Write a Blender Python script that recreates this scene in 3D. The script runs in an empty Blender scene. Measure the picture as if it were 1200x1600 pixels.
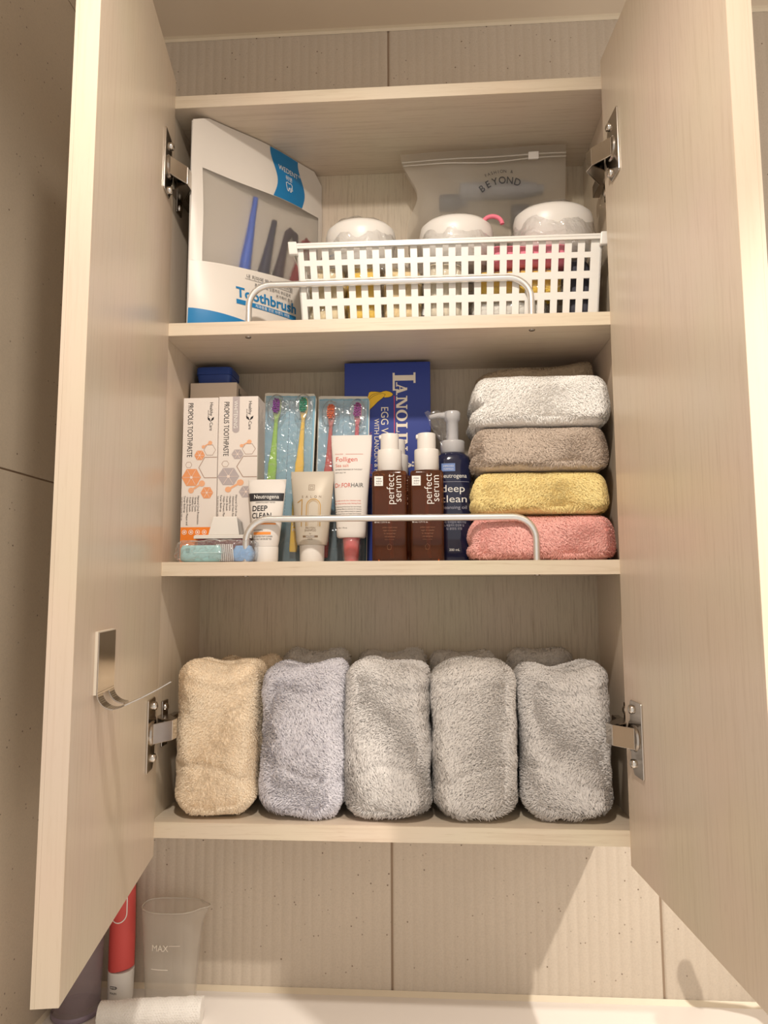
import bpy, bmesh, math, random
import numpy as np
from mathutils import Vector, Matrix, noise
random.seed(7); rng = np.random.default_rng(7)
C = bpy.context.scene.collection
PI = math.pi
S = bpy.context.scene

# ------------------------------------------------------------ camera
CAM = (0.3548, -0.922, 0.3012); YAW, PITCH, ROLL, FPX = -0.0621, 0.1046, -0.0035, 1100.0
F = Vector((math.sin(YAW)*math.cos(PITCH), math.cos(YAW)*math.cos(PITCH), math.sin(PITCH)))
R0 = Vector((math.cos(YAW), -math.sin(YAW), 0)); U0 = R0.cross(F)
Rv = math.cos(ROLL)*R0 + math.sin(ROLL)*U0; Uv = -math.sin(ROLL)*R0 + math.cos(ROLL)*U0
cd = bpy.data.cameras.new('camera'); cam = bpy.data.objects.new('camera', cd); C.objects.link(cam)
M = Matrix((Rv, Uv, -F)).transposed().to_4x4(); M.translation = CAM; cam.matrix_world = M
cd.sensor_fit = 'VERTICAL'; cd.sensor_height = 36; cd.lens = 36*FPX/1600; cd.clip_start = 0.01
S.camera = cam

# ------------------------------------------------------------ world, lamps, exposure
w = bpy.data.worlds.new('room_light'); S.world = w; w.use_nodes = True
w.node_tree.nodes['Background'].inputs[0].default_value = (1.0, 0.915, 0.83, 1)
w.node_tree.nodes['Background'].inputs[1].default_value = 0.90
def lamp(name, loc, target, power, size, col):
    l = bpy.data.lights.new(name, 'AREA'); l.shape = 'DISK'; l.size = size; l.energy = power; l.color = col
    o = bpy.data.objects.new(name, l); C.objects.link(o); o.location = loc
    o.rotation_euler = (Vector(target)-Vector(loc)).to_track_quat('-Z', 'Y').to_euler(); return o
def spot(name, loc, target, power, radius, col, deg, blend):
    l = bpy.data.lights.new(name, 'SPOT'); l.spot_size = math.radians(deg); l.spot_blend = blend; l.shadow_soft_size = radius; l.energy = power; l.color = col
    o = bpy.data.objects.new(name, l); C.objects.link(o); o.location = loc
    o.rotation_euler = (Vector(target)-Vector(loc)).to_track_quat('-Z', 'Y').to_euler(); return o
spot('ceiling_downlight', (0.30, -0.72, 1.20), (0.30, 0.0, -0.05), 36, 0.025, (1.0, 0.905, 0.80), 112, 1.0)
spot('ceiling_downlight', (1.23, -0.95, 1.20), (0.72, 0.15, -0.28), 95, 0.018, (1.0, 0.92, 0.82), 46, 0.7)
S.view_settings.view_transform = 'Standard'; S.view_settings.look = 'None'
S.view_settings.exposure = 0.0; S.view_settings.gamma = 1.0; S.view_settings.use_curve_mapping = False

# ------------------------------------------------------------ materials
def srgb(r, g, b):
    f = lambda c: (c/255/12.92) if c/255 <= 0.04045 else ((c/255+0.055)/1.055)**2.4
    return (f(r), f(g), f(b), 1)
def newmat(name):
    m = bpy.data.materials.new(name); m.use_nodes = True; nt = m.node_tree
    return m, nt, nt.nodes['Principled BSDF']
def plain(name, col, rough=0.5, metal=0, spec=0.5, var=0.05, scale=40, bump=0, bscale=300, trans=0, ior=1.45, coat=0, sss=0, emit=None):
    """every material carries a small procedural tone variation"""
    m, nt, b = newmat(name); N = nt.nodes; L = nt.links
    tc = N.new('ShaderNodeTexCoord'); nz = N.new('ShaderNodeTexNoise'); nz.inputs['Scale'].default_value = scale; nz.inputs['Detail'].default_value = 4
    L.new(tc.outputs['Object'], nz.inputs['Vector'])
    hs = N.new('ShaderNodeMix'); hs.data_type = 'RGBA'; hs.inputs[6].default_value = tuple(c*(1-var) for c in col[:3])+(1,)
    hs.inputs[7].default_value = tuple(min(1, c*(1+var)) for c in col[:3])+(1,)
    L.new(nz.outputs['Fac'], hs.inputs[0]); L.new(hs.outputs[2], b.inputs['Base Color'])
    b.inputs['Roughness'].default_value = rough; b.inputs['Metallic'].default_value = metal; b.inputs['Specular IOR Level'].default_value = spec
    b.inputs['Transmission Weight'].default_value = trans; b.inputs['IOR'].default_value = ior; b.inputs['Coat Weight'].default_value = coat
    if sss: b.inputs['Subsurface Weight'].default_value = sss; b.inputs['Subsurface Radius'].default_value = (0.004, 0.003, 0.002); b.inputs['Subsurface Scale'].default_value = 1
    if bump:
        n2 = N.new('ShaderNodeTexNoise'); n2.inputs['Scale'].default_value = bscale; n2.inputs['Detail'].default_value = 3
        L.new(tc.outputs['Object'], n2.inputs['Vector'])
        bp = N.new('ShaderNodeBump'); bp.inputs['Strength'].default_value = bump; bp.inputs['Distance'].default_value = 0.001
        L.new(n2.outputs['Fac'], bp.inputs['Height']); L.new(bp.outputs[0], b.inputs['Normal'])
    return m
def wood(name, base, dark, axis, rough=0.42, scale=1.0, strength=1.0, bump=0.15):
    m, nt, b = newmat(name); N = nt.nodes; L = nt.links
    tc = N.new('ShaderNodeTexCoord'); mp = N.new('ShaderNodeMapping'); L.new(tc.outputs['Object'], mp.inputs[0])
    sc = [260*scale]*3; sc[axis] = 9*scale; mp.inputs['Scale'].default_value = sc
    n1 = N.new('ShaderNodeTexNoise'); n1.inputs['Scale'].default_value = 1; n1.inputs['Detail'].default_value = 5; n1.inputs['Roughness'].default_value = .6; n1.inputs['Distortion'].default_value = .4
    L.new(mp.outputs[0], n1.inputs['Vector'])
    mp2 = N.new('ShaderNodeMapping'); L.new(tc.outputs['Object'], mp2.inputs[0]); s2 = [700*scale]*3; s2[axis] = 45*scale; mp2.inputs['Scale'].default_value = s2
    n2 = N.new('ShaderNodeTexNoise'); n2.inputs['Scale'].default_value = 1; n2.inputs['Detail'].default_value = 3; L.new(mp2.outputs[0], n2.inputs['Vector'])
    n3 = N.new('ShaderNodeTexNoise'); n3.inputs['Scale'].default_value = 6; n3.inputs['Detail'].default_value = 2; L.new(tc.outputs['Object'], n3.inputs['Vector'])
    r1 = N.new('ShaderNodeMapRange'); r1.inputs[1].default_value = .50; r1.inputs[2].default_value = .72; r1.inputs[4].default_value = .55*strength; L.new(n1.outputs['Fac'], r1.inputs[0])
    r2 = N.new('ShaderNodeMapRange'); r2.inputs[1].default_value = .60; r2.inputs[2].default_value = .75; r2.inputs[4].default_value = .45*strength; L.new(n2.outputs['Fac'], r2.inputs[0])
    ad = N.new('ShaderNodeMath'); ad.operation = 'ADD'; ad.use_clamp = True; L.new(r1.outputs[0], ad.inputs[0]); L.new(r2.outputs[0], ad.inputs[1])
    mx = N.new('ShaderNodeMix'); mx.data_type = 'RGBA'; mx.inputs[6].default_value = base; mx.inputs[7].default_value = dark; L.new(ad.outputs[0], mx.inputs[0])
    m2 = N.new('ShaderNodeMix'); m2.data_type = 'RGBA'; m2.blend_type = 'MULTIPLY'; m2.inputs[0].default_value = .12; L.new(mx.outputs[2], m2.inputs[6]); L.new(n3.outputs['Color'], m2.inputs[7])
    L.new(m2.outputs[2], b.inputs['Base Color']); b.inputs['Roughness'].default_value = rough
    bp = N.new('ShaderNodeBump'); bp.inputs['Strength'].default_value = bump; bp.inputs['Distance'].default_value = .0004; L.new(ad.outputs[0], bp.inputs['Height']); L.new(bp.outputs[0], b.inputs['Normal'])
    return m
def stone(name, base, dark, rough=0.6):
    m, nt, b = newmat(name); N = nt.nodes; L = nt.links
    tc = N.new('ShaderNodeTexCoord')
    n1 = N.new('ShaderNodeTexNoise'); n1.inputs['Scale'].default_value = 7; n1.inputs['Detail'].default_value = 6; L.new(tc.outputs['Object'], n1.inputs['Vector'])
    n2 = N.new('ShaderNodeTexNoise'); n2.inputs['Scale'].default_value = 420; n2.inputs['Detail'].default_value = 3; L.new(tc.outputs['Object'], n2.inputs['Vector'])
    vo = N.new('ShaderNodeTexVoronoi'); vo.inputs['Scale'].default_value = 85; L.new(tc.outputs['Object'], vo.inputs['Vector'])
    nb = N.new('ShaderNodeTexNoise'); nb.inputs['Scale'].default_value = 34; L.new(tc.outputs['Object'], nb.inputs['Vector'])
    sp = N.new('ShaderNodeMapRange'); sp.inputs[1].default_value = .13; sp.inputs[2].default_value = .07; L.new(vo.outputs['Distance'], sp.inputs[0])
    gate = N.new('ShaderNodeMapRange'); gate.inputs[1].default_value = .48; gate.inputs[2].default_value = .56; L.new(nb.outputs['Fac'], gate.inputs[0])
    pit = N.new('ShaderNodeMath'); pit.operation = 'MULTIPLY'; L.new(sp.outputs[0], pit.inputs[0]); L.new(gate.outputs[0], pit.inputs[1])
    mx = N.new('ShaderNodeMix'); mx.data_type = 'RGBA'; mx.inputs[6].default_value = base; mx.inputs[7].default_value = tuple(c*.82 for c in base[:3])+(1,)
    L.new(n1.outputs['Fac'], mx.inputs[0])
    fr = N.new('ShaderNodeMapRange'); fr.inputs[1].default_value = .4; fr.inputs[2].default_value = .7; fr.inputs[4].default_value = .3; L.new(n2.outputs['Fac'], fr.inputs[0])
    m2 = N.new('ShaderNodeMix'); m2.data_type = 'RGBA'; L.new(fr.outputs[0], m2.inputs[0]); L.new(mx.outputs[2], m2.inputs[6]); m2.inputs[7].default_value = tuple(c*.7 for c in base[:3])+(1,)
    m3 = N.new('ShaderNodeMix'); m3.data_type = 'RGBA'; L.new(pit.outputs[0], m3.inputs[0]); L.new(m2.outputs[2], m3.inputs[6]); m3.inputs[7].default_value = dark
    L.new(m3.outputs[2], b.inputs['Base Color']); b.inputs['Roughness'].default_value = rough
    bp = N.new('ShaderNodeBump'); bp.inputs['Strength'].default_value = .25; bp.inputs['Distance'].default_value = .0006; L.new(n2.outputs['Fac'], bp.inputs['Height']); L.new(bp.outputs[0], b.inputs['Normal'])
    return m
def film(name, col=(.95, .95, .95, 1), opac=.12, rough=.08, gloss=.25):
    """thin clear wrapping: see-through sheet with sharp glints where it is creased"""
    m, nt, b = newmat(name); N = nt.nodes; L = nt.links
    tr = N.new('ShaderNodeBsdfTransparent'); tr.inputs[0].default_value = (.97, .97, .97, 1)
    b.inputs['Base Color'].default_value = col; b.inputs['Roughness'].default_value = rough
    tc = N.new('ShaderNodeTexCoord'); nz = N.new('ShaderNodeTexNoise'); nz.inputs['Scale'].default_value = 45; nz.inputs['Detail'].default_value = 3; nz.inputs['Distortion'].default_value = 1.5
    L.new(tc.outputs['Object'], nz.inputs['Vector']); bp = N.new('ShaderNodeBump'); bp.inputs['Strength'].default_value = .7; bp.inputs['Distance'].default_value = .006
    L.new(nz.outputs['Fac'], bp.inputs['Height']); L.new(bp.outputs[0], b.inputs['Normal'])
    gl = N.new('ShaderNodeBsdfGlossy'); gl.inputs['Roughness'].default_value = .06; L.new(bp.outputs[0], gl.inputs['Normal'])
    lw = N.new('ShaderNodeLayerWeight'); lw.inputs[0].default_value = .35; L.new(bp.outputs[0], lw.inputs[1])
    ml = N.new('ShaderNodeMath'); ml.operation = 'MULTIPLY'; ml.inputs[1].default_value = gloss*2.2; L.new(lw.outputs['Facing'], ml.inputs[0])
    m1 = N.new('ShaderNodeMixShader'); m1.inputs[0].default_value = opac; L.new(tr.outputs[0], m1.inputs[1]); L.new(b.outputs[0], m1.inputs[2])
    m2 = N.new('ShaderNodeMixShader'); L.new(ml.outputs[0], m2.inputs[0]); L.new(m1.outputs[0], m2.inputs[1]); L.new(gl.outputs[0], m2.inputs[2])
    L.new(m2.outputs[0], N['Material Output'].inputs[0]); return m
def frosted(name, col, opac, rough=.5, ior=1.12, clear=.25):
    """matt translucent plastic: blurs what stands behind it"""
    m, nt, b = newmat(name); N = nt.nodes; L = nt.links
    rf = N.new('ShaderNodeBsdfRefraction'); rf.inputs['Roughness'].default_value = rough; rf.inputs['IOR'].default_value = ior; rf.inputs[0].default_value = (.96, .95, .93, 1)
    tr = N.new('ShaderNodeBsdfTransparent'); tl = N.new('ShaderNodeBsdfTranslucent'); tl.inputs[0].default_value = col
    b.inputs['Base Color'].default_value = col; b.inputs['Roughness'].default_value = .38
    tc = N.new('ShaderNodeTexCoord'); nz = N.new('ShaderNodeTexNoise'); nz.inputs['Scale'].default_value = 14; L.new(tc.outputs['Object'], nz.inputs['Vector'])
    mr = N.new('ShaderNodeMapRange'); mr.inputs[3].default_value = opac*.8; mr.inputs[4].default_value = min(1, opac*1.2); L.new(nz.outputs['Fac'], mr.inputs[0])
    s0 = N.new('ShaderNodeMixShader'); s0.inputs[0].default_value = clear; L.new(rf.outputs[0], s0.inputs[1]); L.new(tr.outputs[0], s0.inputs[2])
    s1 = N.new('ShaderNodeMixShader'); s1.inputs[0].default_value = .35; L.new(b.outputs[0], s1.inputs[1]); L.new(tl.outputs[0], s1.inputs[2])
    s2 = N.new('ShaderNodeMixShader'); L.new(mr.outputs[0], s2.inputs[0]); L.new(s0.outputs[0], s2.inputs[1]); L.new(s1.outputs[0], s2.inputs[2])
    L.new(s2.outputs[0], N['Material Output'].inputs[0]); return m
def terry(name, col, col2):
    m, nt, b = newmat(name); N = nt.nodes; L = nt.links
    tc = N.new('ShaderNodeTexCoord'); nz = N.new('ShaderNodeTexNoise'); nz.inputs['Scale'].default_value = 260; nz.inputs['Detail'].default_value = 4; L.new(tc.outputs['Object'], nz.inputs['Vector'])
    n2 = N.new('ShaderNodeTexNoise'); n2.inputs['Scale'].default_value = 16; L.new(tc.outputs['Object'], n2.inputs['Vector'])
    a = N.new('ShaderNodeMath'); a.operation = 'MULTIPLY_ADD'; a.inputs[1].default_value = .6; a.inputs[2].default_value = 0; L.new(nz.outputs['Fac'], a.inputs[0])
    a2 = N.new('ShaderNodeMath'); a2.operation = 'MULTIPLY_ADD'; a2.inputs[1].default_value = .5; L.new(n2.outputs['Fac'], a2.inputs[0]); L.new(a.outputs[0], a2.inputs[2])
    mx = N.new('ShaderNodeMix'); mx.data_type = 'RGBA'; mx.inputs[6].default_value = col2; mx.inputs[7].default_value = col; L.new(a2.outputs[0], mx.inputs[0])
    L.new(mx.outputs[2], b.inputs['Base Color']); b.inputs['Roughness'].default_value = .9; b.inputs['Specular IOR Level'].default_value = .08
    b.inputs['Sheen Weight'].default_value = .1; b.inputs['Sheen Roughness'].default_value = .4
    bp = N.new('ShaderNodeBump'); bp.inputs['Strength'].default_value = .8; bp.inputs['Distance'].default_value = .002; L.new(nz.outputs['Fac'], bp.inputs['Height']); L.new(bp.outputs[0], b.inputs['Normal'])
    return m

WB, WD = srgb(216, 200, 180), srgb(180, 158, 134)
M_door = wood('door_laminate', WB, WD, 2, rough=.30, strength=.55)
M_side = wood('side_laminate', WB, WD, 2, rough=.35, strength=.55)
M_shelf = wood('shelf_laminate', WB, WD, 0, rough=.38, strength=.8)
M_edge = wood('edge_banding', srgb(222, 207, 184), srgb(192, 170, 142), 0, rough=.45, strength=.9, scale=.8)
M_vedge = wood('door_edge_banding', srgb(228, 209, 186), srgb(212, 190, 164), 2, rough=.45, strength=.6)
M_back = wood('back_panel_laminate', srgb(206, 192, 170), srgb(150, 130, 106), 2, rough=.5, scale=1.7, strength=.9, bump=.3)
M_tile = stone('ribbed_tile_stone', srgb(213, 199, 181), srgb(120, 100, 82))
M_ltile = stone('plain_tile_stone', srgb(208, 193, 172), srgb(92, 76, 62), rough=.45)
M_grout = plain('grout', srgb(150, 130, 110), .9, bump=.3)
M_ceil = plain('ceiling_paint', srgb(226, 211, 190), .6, var=.03, scale=8, bump=.1)
M_caulk = plain('caulk', srgb(228, 214, 190), .4)
M_counter = plain('counter_white', srgb(240, 234, 228), .18, var=.01, scale=5)
M_steel = plain('polished_steel', (.62, .58, .53, 1), .16, metal=1, var=.08)
M_dsteel = plain('hinge_steel', (.42, .38, .34, 1), .22, metal=1, var=.1)
M_alu = plain('satin_aluminium', (.80, .79, .77, 1), .30, metal=.85, var=.03)
M_mirror = plain('mirror_glass', (.9, .9, .9, 1), .02, metal=1, var=.01)
M_white = plain('white_plastic', srgb(230, 225, 218), .32, var=.02)
M_basket = plain('basket_plastic', srgb(228, 225, 219), .30, var=.01, sss=.15)
M_black = plain('black_ink', srgb(28, 27, 30), .5)
M_whiteink = plain('white_ink', srgb(240, 238, 232), .5)
M_film = film('clear_film')
M_film2 = film('crisp_cellophane', opac=.08, gloss=.34)

# ------------------------------------------------------------ mesh building helpers
class MB:
    def __init__(s): s.v = []; s.f = []; s.sm = []
    def add(s, vs, fs, smooth=False):
        o = len(s.v); s.v.extend([tuple(p) for p in vs]); s.f.extend([tuple(i+o for i in f) for f in fs]); s.sm.extend([smooth]*len(fs)); return s
    def box(s, x0, x1, y0, y1, z0, z1):
        return s.add([(x0,y0,z0),(x1,y0,z0),(x1,y1,z0),(x0,y1,z0),(x0,y0,z1),(x1,y0,z1),(x1,y1,z1),(x0,y1,z1)],
                     [(0,3,2,1),(4,5,6,7),(0,1,5,4),(1,2,6,5),(2,3,7,6),(3,0,4,7)])
    def hexa(s, b, t):   # bottom quad, top quad
        return s.add(list(b)+list(t), [(0,3,2,1),(4,5,6,7),(0,1,5,4),(1,2,6,5),(2,3,7,6),(3,0,4,7)])
    def prism(s, poly, fn, d0, d1, smooth=False):
        """poly of (a,b) extruded between depths d0 and d1; fn(a,b,d) gives the point"""
        n = len(poly); vs = [fn(a, b, d0) for a, b in poly]+[fn(a, b, d1) for a, b in poly]
        fs = [tuple(range(n))[::-1], tuple(range(n, 2*n))]+[(i, (i+1) % n, n+(i+1) % n, n+i) for i in range(n)]
        return s.add(vs, fs, smooth)
    def rings(s, rs, cap0=True, cap1=True, smooth=True, closed=True):
        n = len(rs[0]); vs = [p for r in rs for p in r]; fs = []
        for k in range(len(rs)-1):
            for i in range(n if closed else n-1): fs.append((k*n+i, k*n+(i+1) % n, (k+1)*n+(i+1) % n, (k+1)*n+i))
        s.add(vs, fs, smooth)
        if cap0: s.add(rs[0], [tuple(range(n))[::-1]])
        if cap1: s.add(rs[-1], [tuple(range(n))])
        return s
    def lathe(s, prof, cx=0, cy=0, n=32, sx=1, sy=1, cap0=True, cap1=True):
        return s.rings([[(cx+r*sx*math.cos(2*PI*i/n), cy+r*sy*math.sin(2*PI*i/n), z) for i in range(n)] for r, z in prof], cap0, cap1)
    def tube(s, path, r, n=12):
        P = [Vector(p) for p in path]; rs = []; up = None
        for i, p in enumerate(P):
            d = (P[min(i+1, len(P)-1)]-P[max(i-1, 0)]).normalized()
            if up is None: up = d.orthogonal().normalized()
            up = (up-d*up.dot(d)).normalized(); q = d.cross(up); rr = r[i] if isinstance(r, (list, tuple)) else r
            rs.append([tuple(p+rr*(math.cos(2*PI*k/n)*up+math.sin(2*PI*k/n)*q)) for k in range(n)])
        return s.rings(rs)
    def loft(s, secs, n=40, ex=2.0, cx=0, cy=0):
        """secs: (z, halfw, halfd[, exponent])"""
        rs = []
        for sec in secs:
            z, a, b = sec[:3]; e = sec[3] if len(sec) > 3 else ex; r = []
            for i in range(n):
                t = 2*PI*i/n; c, q = math.cos(t), math.sin(t)
                r.append((cx+a*math.copysign(abs(c)**(2/e), c), cy+b*math.copysign(abs(q)**(2/e), q), z))
            rs.append(r)
        return s.rings(rs)
    def cyl(s, p0, p1, r, n=20): return s.tube([p0, p1], r, n)
    def text(s, txt, fn, u, v, size, width=None, align='LEFT', bold=0.0, mono=False, vcenter=False):
        """flat print: glyph outlines laid on a surface by fn(u,v)"""
        cu = bpy.data.curves.new('t', 'FONT'); cu.body = txt; cu.size = size; cu.align_x = align; cu.offset = bold; cu.resolution_u = 4
        ob = bpy.data.objects.new('t', cu); me = bpy.data.meshes.new_from_object(ob)
        pts = [tuple(p.co[:2]) for p in me.vertices]
        if pts:
            xs = [p[0] for p in pts]; w0 = max(xs)-min(xs); k = (width/w0) if width and w0 > 0 else 1
            s.add([fn(u+p[0]*k, v+p[1]) for p in pts], [tuple(f.vertices) for f in me.polygons])
        bpy.data.objects.remove(ob); bpy.data.curves.remove(cu); bpy.data.meshes.remove(me); return s
    def poly(s, pts, fn):      # each further print shape lies a hair above the last
        s.k = getattr(s, 'k', 0)+1; n = [fn(a, b) for a, b in pts]; return s.add([(p[0], p[1]-s.k*4e-6, p[2]) for p in n], [tuple(range(len(pts)))])
    def stroke(s, path, fn, wd, step=.003):   # a pen line along a path, cut short enough to follow a curved face
        for p, q in zip(path, path[1:]):
            a, b = Vector(p), Vector(q); n_ = max(1, int((b-a).length/step)); d = (b-a).normalized(); e = Vector((-d.y, d.x))*wd/2
            for i in range(n_): u, v = a.lerp(b, i/n_), a.lerp(b, (i+1)/n_); s.poly([tuple(u+e), tuple(v+e), tuple(v-e), tuple(u-e)], fn)
        return s
    def ring(s, pts, fn, wd):   # outline of a closed polygon, drawn with line width wd
        n = len(pts); cx = sum(p[0] for p in pts)/n; cy = sum(p[1] for p in pts)/n; inner = []
        for a, b in pts:
            l = math.hypot(a-cx, b-cy); inner.append((cx+(a-cx)*(1-wd/l), cy+(b-cy)*(1-wd/l)))
        return s.add([fn(*p) for p in pts]+[fn(*p) for p in inner], [(i, (i+1) % n, n+(i+1) % n, n+i) for i in range(n)])
    def rect(s, a0, a1, b0, b1, fn, nx=1):
        for i in range(nx):
            u0 = a0+(a1-a0)*i/nx; u1 = a0+(a1-a0)*(i+1)/nx; s.add([fn(u0,b0), fn(u1,b0), fn(u1,b1), fn(u0,b1)], [(0,1,2,3)])
        return s
    def build(s, name, mat, parent=None, bevel=0, seg=2, subsurf=0, smooth=None):
        me = bpy.data.meshes.new(name); me.from_pydata(s.v, [], s.f)
        sm = [True]*len(s.f) if smooth else s.sm
        me.polygons.foreach_set('use_smooth', sm); me.materials.append(mat); me.update()
        o = bpy.data.objects.new(name, me); C.objects.link(o)
        if parent is not None: o.parent = parent
        if bevel:
            b = o.modifiers.new('bevel', 'BEVEL'); b.width = bevel; b.segments = seg; b.limit_method = 'ANGLE'; b.angle_limit = 0.6
        if subsurf: q = o.modifiers.new('sub', 'SUBSURF'); q.levels = q.render_levels = subsurf
        return o
def thing(name, label, cat, loc=(0,0,0), rot=(0,0,0), group=None):
    o = bpy.data.objects.new(name, None); C.objects.link(o); o.empty_display_size = .02
    o.location = loc; o.rotation_euler = rot; o['label'] = label; o['category'] = cat
    if group: o['group'] = group
    return o
def tag(o, label, cat, group=None):
    o['label'] = label; o['category'] = cat
    if group: o['group'] = group
    return o
def struct(o): o['kind'] = 'structure'; return o
def copy_tree(o, parent=None):
    c = o.copy(); C.objects.link(c); c.parent = parent
    for ch in [x for x in C.objects if x.parent == o]: copy_tree(ch, c)
    return c
def front(y, off=.0003): return lambda u, v: (u, y-off, v)     # print on a plane facing the viewer (-y)
def hexpts(cx, cy, r): return [(cx+r*math.cos(PI/3*i), cy+r*math.sin(PI/3*i)) for i in range(6)]

# ------------------------------------------------------------ dimensions
XL, XR, DEP = -0.0057, 0.613, 0.180
ZB = [(0.9819, 1.0007), (0.6457, 0.6639), (0.3152, 0.3338), (-0.0196, 0.0)]   # boards: bottom, top
ZDT, ZDB, DT = 1.0238, -0.0415, 0.0232
YW, ZC, ZK, XWL = 0.190, 1.2516, -0.3014, -0.192

# ------------------------------------------------------------ the setting
wall_back = struct(MB().box(XWL-.02, 1.70, YW+.0012, YW+.05, -.60, ZC+.02).build('wall_back', M_grout))
rib, tw_, gap = 0.0152, 0.3955, 0.0022
nr = 26
def tile_mesh(z0, z1):
    m = MB(); W = tw_-gap; prof = []
    k = nr*8
    for i in range(k+1):
        x = W*i/k; ph = (x/W*nr) % 1.0; y = 0.0008*abs(math.sin(PI*ph))**0.7
        prof.append((x, .0022-y*1.0 if 0 < i < k else .004))
    vs = []
    for x, y in prof: vs += [(x, y, z0), (x, y, z1)]
    m.add(vs, [(2*i, 2*i+2, 2*i+3, 2*i+1) for i in range(k)], True)
    m.add([(0, .004, z0), (W, .004, z0), (W, .014, z0), (0, .014, z0), (0, .004, z1), (W, .004, z1), (W, .014, z1), (0, .014, z1)], [(0,3,2,1),(4,5,6,7),(1,2,6,5),(3,0,4,7)])
    return m
XT0 = .2955-tw_*2
tiles = {}
for j, (z0, z1) in enumerate(((ZK-.05, .4524), (.4546, ZC+.005))):
    for i in range(6):
        x = XT0+i*tw_+gap/2
        if i == 0:
            t = tile_mesh(z0, z1); t = t.build('tile', M_tile, wall_back); tiles[j] = t
        else:
            t = tiles[j].copy(); C.objects.link(t); t.parent = wall_back
        t.location = (x, YW-.0022, 0)
wall_left = struct(MB().box(XWL-.05, XWL-.0014, -.75, YW+.012, -.60, ZC+.02).build('wall_left', M_grout))
ly = [(-.75, -.36), (-.3575, .0385), (.041, YW+.01)]
for (z0, z1) in ((ZK-.05, .4522), (.4548, 1.2040), (1.2066, ZC+.005)):
    for (y0, y1) in ((-.75, -.3925), (-.390, YW+.010)):
        MB().box(XWL-.012, XWL, y0, y1, z0, z1).build('tile', M_ltile, wall_left, bevel=.0006)
struct(MB().box(XWL-.05, 1.70, -1.9, YW+.05, ZC, ZC+.03).build('ceiling', M_ceil))
struct(MB().prism([(0,0),(.006,0),(.0015,.0015),(0,.006)], lambda a, b, d: (d, YW-.001-a, ZC-b), XWL, 1.70).build('trim_1', M_caulk))
struct(MB().prism([(0,0),(.006,0),(0,.006)], lambda a, b, d: (d, YW-.001-a, ZK+b), XWL, 1.70).build('trim_2', M_caulk))
struct(MB().prism([(0,0),(.005,0),(0,.005)], lambda a, b, d: (XWL+a, d, ZK+b), -.30, YW).build('trim_3', M_caulk))
ct = MB().box(XWL, 1.70, -.33, YW, ZK-.04, ZK).build('washstand_counter', M_counter, bevel=.004)
tag(ct, 'long white washstand counter running along the tiled wall under the cabinet', 'counter')

# ------------------------------------------------------------ cabinet
cab = thing('wall_cabinet', 'open two-door beige wood-grain bathroom wall cabinet holding shelves of toiletries and towels', 'cabinet')
MB().box(XL-.018, XL, .001, DEP+.008, ZB[3][0], ZB[0][1]).build('side_panel', M_side, cab)
MB().box(XR, XR+.018, .001, DEP+.008, ZB[3][0], ZB[0][1]).build('side_panel', M_side, cab)
MB().box(XL, XR, DEP, DEP+.004, ZB[3][1], ZB[0][0]).build('back_panel', M_back, cab)
for nm, (z0, z1) in zip(('top_panel', 'shelf', 'shelf', 'bottom_panel'), ZB):
    s_ = MB().box(XL, XR, .0012, DEP, z0, z1).build(nm, M_shelf, cab, bevel=.0004)
    MB().box(XL+.0002, XR-.0002, 0, .0012, z0+.0002, z1-.0002).build('edge_strip', M_edge, s_)
def door(hx, ex, ey, sgn):
    L = math.hypot(ex-hx, ey); d = Vector(((ex-hx)/L, ey/L, 0)); n = Vector((d.y, -d.x, 0))
    if n.x*sgn < 0: n = -n
    pt = lambda a, b, z: tuple(Vector((hx, 0, 0))+d*a+n*b+Vector((0, 0, z)))
    def slab(a0, a1, b0, b1, z0, z1):
        q = [(a0, b0), (a1, b0), (a1, b1), (a0, b1)]
        return MB().hexa([pt(a, b, z0) for a, b in q], [pt(a, b, z1) for a, b in q])
    o = slab(.0012, L-.0012, 0, DT-.004, ZDB, ZDT).build('door', M_door, cab)
    slab(L-.0012, L, 0, DT-.004, ZDB, ZDT).build('edge_strip', M_vedge, o)
    slab(0, .0012, 0, DT-.004, ZDB, ZDT).build('edge_strip', M_vedge, o)
    slab(0.0, L, DT-.0039, DT-.0005, ZDB, ZDT).build('mirror_frame', M_vedge, o)
    m = slab(.004, L-.004, DT-.0006, DT+.0003, ZDB+.004, ZDT-.004).build('mirror', M_mirror, o); m['label'] = 'mirror on the outer face of the door'
    return d, n, pt, o
dL, nL, ptL, doorL = door(0.0, 0.0495, -0.3246, -1)
dR, nR, ptR, doorR = door(0.6, 0.6248, -0.3273, 1)

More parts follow.
